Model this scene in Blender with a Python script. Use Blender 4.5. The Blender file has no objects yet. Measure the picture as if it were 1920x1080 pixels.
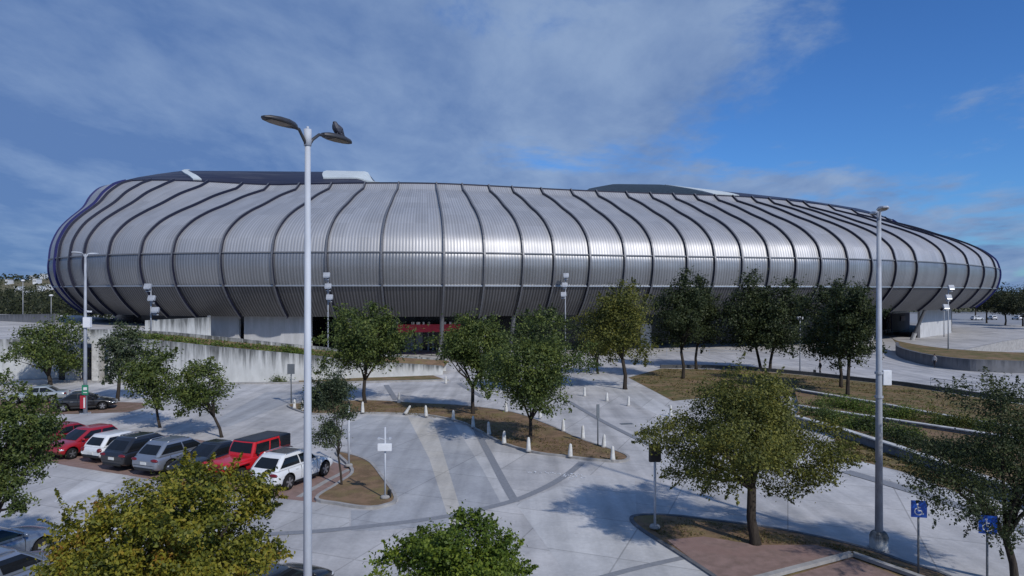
import bpy, bmesh, math, random
import numpy as np
from mathutils import Vector, Matrix, noise as mnoise
R = math.radians
scene = bpy.context.scene
COL = scene.collection

# ------------------------------------------------------------------ camera, sky, sun, exposure
F, CX, HY, H = 1280.0, 960.0, 548.0, 9.5          # focal length in photo pixels, principal column, horizon row, eye height
cam_d = bpy.data.cameras.new("camera"); cam = bpy.data.objects.new("camera", cam_d); COL.objects.link(cam)
cam.location = (0, 0, H); cam.rotation_euler = (R(90), 0, 0)
cam_d.sensor_width = 36; cam_d.lens = 24; cam_d.shift_y = 8/1920; cam_d.clip_start = .1; cam_d.clip_end = 6000
scene.camera = cam

SUN_EL, SUN_AZ = 38.0, 144.0                      # azimuth clockwise from +Y: behind the camera, to the right
SUN_DIR = Vector((math.sin(R(SUN_AZ))*math.cos(R(SUN_EL)), math.cos(R(SUN_AZ))*math.cos(R(SUN_EL)), math.sin(R(SUN_EL))))
sl = bpy.data.lights.new("sun", 'SUN'); sl.energy = 2.75; sl.angle = R(1.2); sl.color = (1.0, .95, .88)
sun = bpy.data.objects.new("sun", sl); COL.objects.link(sun)
sun.rotation_euler = SUN_DIR.to_track_quat('Z', 'Y').to_euler()

world = bpy.data.worlds.new("World"); scene.world = world; world.use_nodes = True
nt = world.node_tree; nt.nodes.clear()
def wn(t, **k):
    n = nt.nodes.new(t)
    for a, b in k.items(): setattr(n, a, b)
    return n
def wmath(op, a, b=None):
    n = wn('ShaderNodeMath', operation=op)
    for i, v in enumerate((a, b)):
        if v is None: continue
        if isinstance(v, (int, float)): n.inputs[i].default_value = v
        else: nt.links.new(v, n.inputs[i])
    return n.outputs[0]
sky = wn('ShaderNodeTexSky', sky_type='NISHITA'); sky.sun_disc = False
sky.sun_elevation = R(SUN_EL); sky.sun_rotation = R(SUN_AZ); sky.air_density = 1.0; sky.dust_density = .3; sky.ozone_density = 3.0
tc = wn('ShaderNodeTexCoord'); sep = wn('ShaderNodeSeparateXYZ'); nt.links.new(tc.outputs['Generated'], sep.inputs[0])
X_, Y_, Z_ = sep.outputs
den = wmath('ADD', wmath('MAXIMUM', Z_, 0.0), .16)
comb = wn('ShaderNodeCombineXYZ')
nt.links.new(wmath('DIVIDE', X_, den), comb.inputs[0]); nt.links.new(wmath('DIVIDE', Y_, den), comb.inputs[1])
def wnoise(scale, detail, rough, offs, dist=0.0, sy=1.0):
    m = wn('ShaderNodeMapping'); m.inputs['Location'].default_value = offs; m.inputs['Scale'].default_value = (1, sy, 1)
    m.inputs['Rotation'].default_value = (0, 0, R(-25))
    nt.links.new(comb.outputs[0], m.inputs[0])
    n = wn('ShaderNodeTexNoise'); n.inputs['Scale'].default_value = scale; n.inputs['Detail'].default_value = detail
    n.inputs['Roughness'].default_value = rough; n.inputs['Distortion'].default_value = dist
    nt.links.new(m.outputs[0], n.inputs['Vector']); return n.outputs[0]
n1 = wnoise(1.1, 9, .62, (3.1, 1.7, 0), .3)
n2 = wnoise(.42, 3, .5, (7.3, 2.2, 0))
n3 = wnoise(2.2, 8, .6, (1.3, 9.2, 0), .2, .6)
# more cloud to the left and low, blue gap up to the right
side = wmath('DIVIDE', X_, wmath('ADD', wmath('ABSOLUTE', Y_), .3))
cov = wmath('ADD', wmath('MULTIPLY', n1, 1.7), wmath('MULTIPLY', n2, .35))
cov = wmath('SUBTRACT', cov, wmath('MULTIPLY', side, .66))
cov = wmath('ADD', cov, wmath('MULTIPLY', wmath('MAXIMUM', wmath('SUBTRACT', .12, side), 0.0), .22))
cov = wmath('ADD', cov, wmath('MULTIPLY', wmath('MAXIMUM', wmath('SUBTRACT', .17, Z_), 0.0), 2.2))
ramp = wn('ShaderNodeMapRange'); ramp.interpolation_type = 'SMOOTHSTEP'
ramp.inputs['From Min'].default_value = .70; ramp.inputs['From Max'].default_value = .98; ramp.inputs['To Max'].default_value = .92
nt.links.new(cov, ramp.inputs['Value'])
cl = wn('ShaderNodeMix', data_type='RGBA')
cl.inputs['A'].default_value = (1.18, 2.12, 4.45, 1); cl.inputs['B'].default_value = (2.9, 4.05, 6.2, 1)
rr = wn('ShaderNodeMapRange'); rr.inputs['From Min'].default_value = .34; rr.inputs['From Max'].default_value = .70
nt.links.new(wmath('ADD', n3, wmath('MINIMUM', wmath('MULTIPLY', wmath('ADD', side, .15), .30), 0.06)), rr.inputs['Value']); nt.links.new(rr.outputs[0], cl.inputs['Factor'])
tint = wn('ShaderNodeMix', data_type='RGBA', blend_type='MULTIPLY'); tint.inputs['Factor'].default_value = 1
tint.inputs['B'].default_value = (.42, .78, 1.28, 1); nt.links.new(sky.outputs[0], tint.inputs['A'])
mx = wn('ShaderNodeMix', data_type='RGBA')
nt.links.new(ramp.outputs[0], mx.inputs['Factor']); nt.links.new(tint.outputs['Result'], mx.inputs['A']); nt.links.new(cl.outputs['Result'], mx.inputs['B'])
bg = wn('ShaderNodeBackground'); bg.inputs['Strength'].default_value = .085
nt.links.new(mx.outputs['Result'], bg.inputs['Color'])
wo = wn('ShaderNodeOutputWorld'); nt.links.new(bg.outputs[0], wo.inputs[0])

vs = scene.view_settings; vs.view_transform = 'Standard'; vs.look = 'None'; vs.exposure = 0.12; vs.gamma = 1; vs.use_curve_mapping = False
scene.cycles.max_bounces = 6; scene.cycles.diffuse_bounces = 3; scene.cycles.glossy_bounces = 3; scene.cycles.transparent_max_bounces = 4

def G(px, py, z=0.0):                              # where the photo's pixel meets the level z
    d = F*(H-z)/(py-HY); return Vector(((px-CX)/F*d, d, z))
def GL(pts, z=0.0): return [G(x, y, z) for x, y in pts]
def V(px, py, d): return Vector(((px-CX)/F*d, d, H+(HY-py)/F*d))
def lerp(a, b, t): return a+(b-a)*t
def sstep(a, b, x):
    t = min(1, max(0, (x-a)/(b-a))); return t*t*(3-2*t)

# ------------------------------------------------------------------ materials
def mat(name, c, rough=.6, metal=0.0, c2=None, scale=3.0, detail=5, lo=.35, hi=.65, bump=0.0, bscale=20, spec=.5, coat=0.0, stretch=(1, 1, 1), c3=None, s3=.3):
    m = bpy.data.materials.new(name); m.use_nodes = True; t = m.node_tree; p = t.nodes['Principled BSDF']
    p.inputs['Base Color'].default_value = (*c, 1); p.inputs['Roughness'].default_value = rough; p.inputs['Metallic'].default_value = metal
    p.inputs['Specular IOR Level'].default_value = spec; p.inputs['Coat Weight'].default_value = coat
    co = t.nodes.new('ShaderNodeTexCoord'); mp = t.nodes.new('ShaderNodeMapping'); mp.inputs['Scale'].default_value = stretch
    t.links.new(co.outputs['Object'], mp.inputs[0])
    if c2 is None: c2 = tuple(x*.82 for x in c)
    n = t.nodes.new('ShaderNodeTexNoise'); n.inputs['Scale'].default_value = scale; n.inputs['Detail'].default_value = detail; n.inputs['Roughness'].default_value = .62
    t.links.new(mp.outputs[0], n.inputs['Vector'])
    r = t.nodes.new('ShaderNodeMapRange'); r.inputs['From Min'].default_value = lo; r.inputs['From Max'].default_value = hi
    t.links.new(n.outputs[0], r.inputs['Value'])
    x = t.nodes.new('ShaderNodeMix'); x.data_type = 'RGBA'; x.inputs['A'].default_value = (*c, 1); x.inputs['B'].default_value = (*c2, 1)
    t.links.new(r.outputs[0], x.inputs['Factor']); out = x.outputs['Result']
    if c3 is not None:
        n3 = t.nodes.new('ShaderNodeTexNoise'); n3.inputs['Scale'].default_value = s3; n3.inputs['Detail'].default_value = 6; n3.inputs['Roughness'].default_value = .65
        t.links.new(mp.outputs[0], n3.inputs['Vector'])
        r3 = t.nodes.new('ShaderNodeMapRange'); r3.inputs['From Min'].default_value = .48; r3.inputs['From Max'].default_value = .68
        t.links.new(n3.outputs[0], r3.inputs['Value'])
        x3 = t.nodes.new('ShaderNodeMix'); x3.data_type = 'RGBA'; x3.inputs['B'].default_value = (*c3, 1)
        t.links.new(r3.outputs[0], x3.inputs['Factor']); t.links.new(out, x3.inputs['A']); out = x3.outputs['Result']
    t.links.new(out, p.inputs['Base Color'])
    if bump:
        nb = t.nodes.new('ShaderNodeTexNoise'); nb.inputs['Scale'].default_value = bscale; nb.inputs['Detail'].default_value = 4
        t.links.new(mp.outputs[0], nb.inputs['Vector'])
        b = t.nodes.new('ShaderNodeBump'); b.inputs['Strength'].default_value = bump; b.inputs['Distance'].default_value = .05
        t.links.new(nb.outputs[0], b.inputs['Height']); t.links.new(b.outputs[0], p.inputs['Normal'])
    return m

def leaf_mat(name, cols, rough=.55):
    m = bpy.data.materials.new(name); m.use_nodes = True; t = m.node_tree; p = t.nodes['Principled BSDF']
    g = t.nodes.new('ShaderNodeNewGeometry'); cr = t.nodes.new('ShaderNodeValToRGB')
    e = cr.color_ramp.elements
    while len(e) < len(cols): e.new(.5)
    for i, (pos, c) in enumerate(cols): e[i].position = pos; e[i].color = (*c, 1)
    # tint follows a soft patchiness over the crown plus the single leaf
    co = t.nodes.new('ShaderNodeTexCoord'); n = t.nodes.new('ShaderNodeTexNoise'); n.inputs['Scale'].default_value = .9; n.inputs['Detail'].default_value = 2
    t.links.new(co.outputs['Object'], n.inputs['Vector'])
    a = t.nodes.new('ShaderNodeMath'); a.operation = 'MULTIPLY_ADD'; a.inputs[1].default_value = .55
    b = t.nodes.new('ShaderNodeMath'); b.operation = 'MULTIPLY_ADD'; b.inputs[1].default_value = 1.6; b.inputs[2].default_value = -.55
    t.links.new(n.outputs[0], b.inputs[0]); t.links.new(g.outputs['Random Per Island'], a.inputs[0]); t.links.new(b.outputs[0], a.inputs[2])
    t.links.new(a.outputs[0], cr.inputs[0]); t.links.new(cr.outputs[0], p.inputs['Base Color'])
    p.inputs['Roughness'].default_value = rough; p.inputs['Specular IOR Level'].default_value = .3
    tr = t.nodes.new('ShaderNodeBsdfTranslucent'); t.links.new(cr.outputs[0], tr.inputs[0])
    ms = t.nodes.new('ShaderNodeMixShader'); ms.inputs[0].default_value = .32
    t.links.new(p.outputs[0], ms.inputs[1]); t.links.new(tr.outputs[0], ms.inputs[2])
    t.links.new(ms.outputs[0], t.nodes['Material Output'].inputs[0]); return m

def paving_mat(name, c, c2, c3, joint=3.2, rot=0.0, jd=.62, s=.5):
    """cast concrete slabs: blotches, tyre-worn streaks, thin joints"""
    m = mat(name, c, .85, 0, c2, s, 8, .36, .64, .12, 14, .25, c3=c3, s3=.16)
    t = m.node_tree; p = t.nodes['Principled BSDF']
    src = p.inputs['Base Color'].links[0].from_socket
    co = t.nodes.new('ShaderNodeTexCoord'); mp = t.nodes.new('ShaderNodeMapping'); mp.inputs['Rotation'].default_value = (0, 0, rot)
    t.links.new(co.outputs['Object'], mp.inputs[0])
    br = t.nodes.new('ShaderNodeTexBrick'); br.inputs['Scale'].default_value = 1; br.inputs['Brick Width'].default_value = joint*1.4; br.inputs['Row Height'].default_value = joint
    br.inputs['Mortar Size'].default_value = .035; br.inputs['Mortar Smooth'].default_value = .4; br.offset = .0
    br.inputs['Color1'].default_value = (1, 1, 1, 1); br.inputs['Color2'].default_value = (.84, .84, .845, 1); br.inputs['Mortar'].default_value = (jd, jd, jd, 1)
    t.links.new(mp.outputs[0], br.inputs['Vector'])
    # fine grain
    n = t.nodes.new('ShaderNodeTexNoise'); n.inputs['Scale'].default_value = 5; n.inputs['Detail'].default_value = 8; n.inputs['Roughness'].default_value = .75
    t.links.new(mp.outputs[0], n.inputs['Vector'])
    r = t.nodes.new('ShaderNodeMapRange'); r.inputs['From Min'].default_value = .3; r.inputs['From Max'].default_value = .7; r.inputs['To Min'].default_value = .86; r.inputs['To Max'].default_value = 1.08
    t.links.new(n.outputs[0], r.inputs['Value'])
    a = t.nodes.new('ShaderNodeMix'); a.data_type = 'RGBA'; a.blend_type = 'MULTIPLY'; a.inputs['Factor'].default_value = 1
    b = t.nodes.new('ShaderNodeMix'); b.data_type = 'RGBA'; b.blend_type = 'MULTIPLY'; b.inputs['Factor'].default_value = 1
    t.links.new(src, a.inputs['A']); t.links.new(br.outputs['Color'], a.inputs['B'])
    t.links.new(a.outputs['Result'], b.inputs['A']); t.links.new(r.outputs[0], b.inputs['B'])
    # tyre-worn streaks along the lane and small oil stains
    ms = t.nodes.new('ShaderNodeMapping'); ms.inputs['Rotation'].default_value = (0, 0, rot); ms.inputs['Scale'].default_value = (1.1, .06, 1); t.links.new(co.outputs['Object'], ms.inputs[0])
    st = t.nodes.new('ShaderNodeTexNoise'); st.inputs['Scale'].default_value = 1; st.inputs['Detail'].default_value = 5; t.links.new(ms.outputs[0], st.inputs['Vector'])
    sr = t.nodes.new('ShaderNodeMapRange'); sr.inputs['From Min'].default_value = .40; sr.inputs['From Max'].default_value = .66; sr.inputs['To Min'].default_value = 1.04; sr.inputs['To Max'].default_value = .80; t.links.new(st.outputs[0], sr.inputs['Value'])
    oi = t.nodes.new('ShaderNodeTexNoise'); oi.inputs['Scale'].default_value = .75; oi.inputs['Detail'].default_value = 3; t.links.new(mp.outputs[0], oi.inputs['Vector'])
    orr = t.nodes.new('ShaderNodeMapRange'); orr.inputs['From Min'].default_value = .68; orr.inputs['From Max'].default_value = .76; orr.inputs['To Min'].default_value = 1.0; orr.inputs['To Max'].default_value = .72; t.links.new(oi.outputs[0], orr.inputs['Value'])
    mm = t.nodes.new('ShaderNodeMath'); mm.operation = 'MULTIPLY'; t.links.new(sr.outputs[0], mm.inputs[0]); t.links.new(orr.outputs[0], mm.inputs[1])
    e = t.nodes.new('ShaderNodeMix'); e.data_type = 'RGBA'; e.blend_type = 'MULTIPLY'; e.inputs['Factor'].default_value = 1
    t.links.new(b.outputs['Result'], e.inputs['A']); t.links.new(mm.outputs[0], e.inputs['B'])
    t.links.new(e.outputs['Result'], p.inputs['Base Color']); return m

def stained_mat(name, c, dark):
    """old painted concrete; rain stains start at the top edge and run down"""
    m = mat(name, c, .85, 0, tuple(x*.80 for x in c), .9, 8, .4, .65, .1, 8, .2, stretch=(1.3, 1.3, .5), c3=tuple(x*.86 for x in c), s3=.5)
    t = m.node_tree; p = t.nodes['Principled BSDF']; src = p.inputs['Base Color'].links[0].from_socket
    at = t.nodes.new('ShaderNodeAttribute'); at.attribute_name = 'from_top'
    co = t.nodes.new('ShaderNodeTexCoord'); mp = t.nodes.new('ShaderNodeMapping'); mp.inputs['Scale'].default_value = (2.2, 2.2, .12); t.links.new(co.outputs['Object'], mp.inputs[0])
    n = t.nodes.new('ShaderNodeTexNoise'); n.inputs['Scale'].default_value = 1; n.inputs['Detail'].default_value = 7; n.inputs['Roughness'].default_value = .7; t.links.new(mp.outputs[0], n.inputs['Vector'])
    ad = t.nodes.new('ShaderNodeMath'); ad.operation = 'MULTIPLY_ADD'; ad.inputs[1].default_value = .40; t.links.new(at.outputs['Fac'], ad.inputs[0]); t.links.new(n.outputs[0], ad.inputs[2])
    r = t.nodes.new('ShaderNodeMapRange'); r.inputs['From Min'].default_value = .70; r.inputs['From Max'].default_value = .94; r.inputs['To Max'].default_value = .92; t.links.new(ad.outputs[0], r.inputs['Value'])
    x = t.nodes.new('ShaderNodeMix'); x.data_type = 'RGBA'; x.inputs['B'].default_value = (*dark, 1); t.links.new(r.outputs[0], x.inputs['Factor']); t.links.new(src, x.inputs['A'])
    t.links.new(x.outputs['Result'], p.inputs['Base Color']); return m

def cladding_mat(name, c, rough, period=.55, depth=.6, slit=.8, metal=.92):
    m = bpy.data.materials.new(name); m.use_nodes = True; t = m.node_tree; p = t.nodes['Principled BSDF']
    uv = t.nodes.new('ShaderNodeUVMap'); sp = t.nodes.new('ShaderNodeSeparateXYZ'); t.links.new(uv.outputs[0], sp.inputs[0])
    def mth(op, a, b=None):
        n = t.nodes.new('ShaderNodeMath'); n.operation = op
        for i, v in enumerate((a, b)):
            if v is None: continue
            if isinstance(v, (int, float)): n.inputs[i].default_value = v
            else: t.links.new(v, n.inputs[i])
        return n.outputs[0]
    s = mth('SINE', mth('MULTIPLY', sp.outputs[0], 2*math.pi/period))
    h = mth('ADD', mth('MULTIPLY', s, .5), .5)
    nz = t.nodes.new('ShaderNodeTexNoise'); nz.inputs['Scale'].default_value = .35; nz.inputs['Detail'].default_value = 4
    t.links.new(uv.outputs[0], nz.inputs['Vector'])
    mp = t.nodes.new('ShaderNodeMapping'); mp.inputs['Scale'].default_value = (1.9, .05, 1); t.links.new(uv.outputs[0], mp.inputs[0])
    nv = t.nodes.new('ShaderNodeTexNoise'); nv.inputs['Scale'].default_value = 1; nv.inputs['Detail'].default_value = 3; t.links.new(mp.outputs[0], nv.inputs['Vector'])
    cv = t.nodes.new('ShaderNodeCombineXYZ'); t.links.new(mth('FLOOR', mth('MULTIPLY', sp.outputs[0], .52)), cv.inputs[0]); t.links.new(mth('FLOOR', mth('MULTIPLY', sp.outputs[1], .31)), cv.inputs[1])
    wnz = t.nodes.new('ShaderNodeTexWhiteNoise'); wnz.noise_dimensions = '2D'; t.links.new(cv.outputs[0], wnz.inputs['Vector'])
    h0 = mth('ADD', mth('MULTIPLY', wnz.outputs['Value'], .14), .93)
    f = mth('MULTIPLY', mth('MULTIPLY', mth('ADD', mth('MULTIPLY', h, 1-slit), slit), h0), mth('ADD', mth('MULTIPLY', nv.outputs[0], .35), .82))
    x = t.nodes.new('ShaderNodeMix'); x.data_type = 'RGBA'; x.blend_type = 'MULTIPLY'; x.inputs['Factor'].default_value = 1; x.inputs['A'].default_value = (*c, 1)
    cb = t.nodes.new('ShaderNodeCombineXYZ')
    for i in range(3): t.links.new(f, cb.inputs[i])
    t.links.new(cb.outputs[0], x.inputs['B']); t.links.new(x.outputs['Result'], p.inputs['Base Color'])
    rr = mth('ADD', mth('MULTIPLY', nz.outputs[0], .16), rough-.08); t.links.new(rr, p.inputs['Roughness'])
    p.inputs['Metallic'].default_value = metal
    b = t.nodes.new('ShaderNodeBump'); b.inputs['Strength'].default_value = depth; b.inputs['Distance'].default_value = .07
    t.links.new(mth('ADD', h, mth('MULTIPLY', nz.outputs[0], 1.2)), b.inputs['Height']); t.links.new(b.outputs[0], p.inputs['Normal'])
    return m

M = {}
M['concrete'] = paving_mat('concrete_paving', (.57, .56, .55), (.44, .435, .435), (.62, .60, .58), 3.4, R(22))
M['plaza'] = paving_mat('plaza_paving', (.53, .52, .52), (.41, .41, .42), (.59, .58, .57), 2.6, R(-10))
M['lane_grey'] = paving_mat('lane_grey', (.46, .47, .485), (.37, .38, .40), (.52, .525, .53), 4.0, R(22))
M['lane_beige'] = paving_mat('lane_beige', (.63, .595, .53), (.53, .505, .46), (.65, .625, .58), 4.0, R(22))
M['lane_light'] = paving_mat('lane_light', (.61, .605, .595), (.49, .49, .49), (.63, .62, .61), 4.0, R(22))
M['band'] = mat('paver_band', (.24, .25, .27), .9, 0, (.19, .20, .22), 6, 6)
M['asphalt'] = mat('old_asphalt', (.28, .29, .31), .9, 0, (.22, .23, .25), .8, 8, c3=(.33, .34, .35))
M['dirt'] = mat('dry_soil', (.235, .155, .098), .95, 0, (.16, .11, .068), 1.4, 10, lo=.42, hi=.58, bump=.7, bscale=9, c3=(.20, .16, .075), s3=.6, spec=.1)
M['drygrass'] = mat('dry_grass', (.20, .145, .078), .95, 0, (.11, .108, .045), .8, 10, lo=.42, hi=.58, bump=.8, bscale=12, c3=(.26, .17, .11), s3=.45, spec=.1)
M['brick'] = mat('red_pavers', (.29, .20, .178), .9, 0, (.20, .14, .12), 2.2, 9, bump=.2, bscale=25, c3=(.26, .17, .15), s3=.5, spec=.2)
M['brown_brick'] = mat('brown_pavers', (.24, .16, .13), .9, 0, (.17, .12, .09), 2, 9, bump=.2, bscale=25, c3=(.14, .10, .06), s3=.5, spec=.2)
M['kerb'] = mat('kerb_concrete', (.38, .37, .36), .9, 0, (.26, .255, .25), 2, 7, spec=.2)
M['kerb_dark'] = mat('dark_kerb', (.07, .075, .08), .9, 0, (.11, .11, .11), 2, 7, spec=.2)
M['land'] = mat('far_land', (.10, .11, .06), .95, 0, (.16, .14, .09), .02, 6, spec=.1)
M['wall'] = stained_mat('stained_concrete', (.54, .555, .555), (.07, .075, .075))
M['wall_clean'] = stained_mat('clean_concrete', (.52, .53, .55), (.40, .41, .42))
M['wall_grey'] = stained_mat('grey_concrete', (.20, .205, .22), (.10, .105, .115))
M['coping'] = mat('pale_coping', (.60, .60, .59), .85, 0, (.40, .40, .39), 2.5, 7, spec=.2)
M['galv'] = mat('galvanised_steel', (.52, .55, .60), .65, .0, (.42, .45, .50), 2.5, 6, stretch=(1, 1, .3))
M['galv_old'] = mat('weathered_steel', (.40, .43, .48), .65, .1, (.27, .29, .33), 3, 7, stretch=(1, 1, .5), c3=(.36, .38, .41), s3=1.2)
M['lampbody'] = mat('lamp_housing', (.055, .055, .06), .45, .2, (.04, .04, .045))
M['lens'] = mat('lamp_lens', (.17, .13, .085), .35, 0, (.10, .08, .055), 9, 3)
M['floodface'] = mat('flood_lens', (.42, .46, .52), .25, .3)
M['black'] = mat('black_plastic', (.012, .013, .015), .45)
M['rubber'] = mat('tyre_rubber', (.016, .016, .017), .85, spec=.2)
M['alloy'] = mat('alloy_rim', (.48, .49, .51), .3, .8)
M['rim_dark'] = mat('dark_rim', (.06, .06, .065), .35, .6)
M['glass'] = mat('tinted_glass', (.010, .012, .015), .08, 0, (.012, .014, .017), spec=.4)
M['headlamp'] = mat('headlamp_glass', (.72, .74, .76), .12, .3)
M['taillamp'] = mat('taillamp_red', (.16, .008, .012), .2, coat=.3)
M['plate'] = mat('number_plate', (.70, .71, .70), .5)
M['white_paint'] = mat('white_paint', (.75, .77, .80), .5, 0, (.66, .68, .71))
M['bollard'] = mat('whitewashed_concrete', (.66, .66, .64), .85, 0, (.46, .46, .44), 4, 7, spec=.2)
M['blue_sign'] = mat('blue_enamel', (.012, .09, .48), .4)
M['sign_back'] = mat('grey_sign_back', (.17, .19, .21), .5, .3)
M['green_sign'] = mat('green_enamel', (.02, .22, .12), .5)
M['red_sign'] = mat('red_enamel', (.38, .02, .035), .5)
M['bark'] = mat('bark', (.06, .05, .042), .95, 0, (.035, .03, .026), 6, 8, bump=.8, bscale=14, stretch=(1, 1, .3), spec=.1)
M['bark_pale'] = mat('pale_bark', (.14, .12, .10), .95, 0, (.08, .07, .06), 6, 8, bump=.8, bscale=14, stretch=(1, 1, .3), spec=.1)
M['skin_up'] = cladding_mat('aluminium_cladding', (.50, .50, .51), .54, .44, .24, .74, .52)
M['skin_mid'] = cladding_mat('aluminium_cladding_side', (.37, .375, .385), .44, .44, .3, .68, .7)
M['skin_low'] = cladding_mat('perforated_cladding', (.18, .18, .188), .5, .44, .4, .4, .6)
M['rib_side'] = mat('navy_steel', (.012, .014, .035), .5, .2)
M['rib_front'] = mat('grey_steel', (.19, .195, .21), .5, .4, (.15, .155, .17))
M['rib_blue'] = mat('blue_steel', (.012, .016, .12), .45, .2)
M['seam'] = mat('seam_metal', (.50, .52, .55), .4, .7)
M['groove'] = mat('seam_groove', (.27, .275, .29), .5, .5)
M['roof'] = mat('navy_roof', (.022, .024, .052), .5, .3, (.035, .036, .058), .5, 6, stretch=(.15, 1, 4), c3=(.10, .10, .12), s3=.25)
M['roof_mesh'] = mat('dark_mesh_roof', (.035, .055, .07), .6, .2, (.02, .03, .04), 2.5, 4)
M['skylight'] = mat('translucent_roof_sheet', (.56, .62, .63), .6, 0, (.48, .53, .55), .6, 5)
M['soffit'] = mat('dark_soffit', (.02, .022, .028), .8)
M['darkglass'] = mat('dark_glazing', (.008, .01, .016), .2, 0, (.012, .014, .02), spec=.5)
M['frame'] = mat('door_frame', (.32, .34, .37), .5, .3)
M['banner'] = mat('blue_banner', (.012, .02, .10), .6, 0, (.02, .03, .13), .6)
M['pink'] = mat('pale_emblem', (.52, .42, .55), .6)
M['red_canopy'] = mat('red_canopy', (.62, .04, .07), .5, 0, (.5, .03, .06), .8)
M['lettering'] = mat('white_lettering', (.72, .72, .72), .5)
M['yellow'] = mat('yellow_paint', (.5, .35, .05), .6)
LEAF = {
 'olive': leaf_mat('olive_leaves', [(0, (0.041, 0.052, 0.017)), (.45, (0.116, 0.131, 0.030)), (1, (0.253, 0.239, 0.048))]),
 'dark': leaf_mat('dark_leaves', [(0, (0.018, 0.029, 0.014)), (.5, (0.043, 0.061, 0.025)), (1, (0.089, 0.108, 0.036))]),
 'mid': leaf_mat('green_leaves', [(0, (0.035, 0.056, 0.020)), (.5, (0.086, 0.123, 0.033)), (1, (0.183, 0.215, 0.047))]),
 'grey': leaf_mat('grey_green_leaves', [(0, (0.031, 0.048, 0.031)), (.5, (0.069, 0.094, 0.051)), (1, (0.135, 0.164, 0.073))]),
 'yellow': leaf_mat('turning_leaves', [(0, (.034, .050, .013)), (.30, (.105, .125, .020)), (.62, (.24, .235, .028)), (.9, (.33, .25, .035)), (1, (.32, .15, .036))]),
 'shrub': leaf_mat('shrub_leaves', [(0, (.045, .075, .018)), (.5, (.11, .165, .030)), (1, (.22, .28, .055))]),
 'bright': leaf_mat('fresh_leaves', [(0, (0.031, 0.057, 0.013)), (.5, (0.100, 0.155, 0.021)), (1, (0.222, 0.270, 0.033))]),
 'wood': leaf_mat('woodland_leaves', [(0, (0.015, 0.022, 0.014)), (.5, (0.038, 0.048, 0.023)), (1, (0.076, 0.082, 0.034))]),
}

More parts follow.
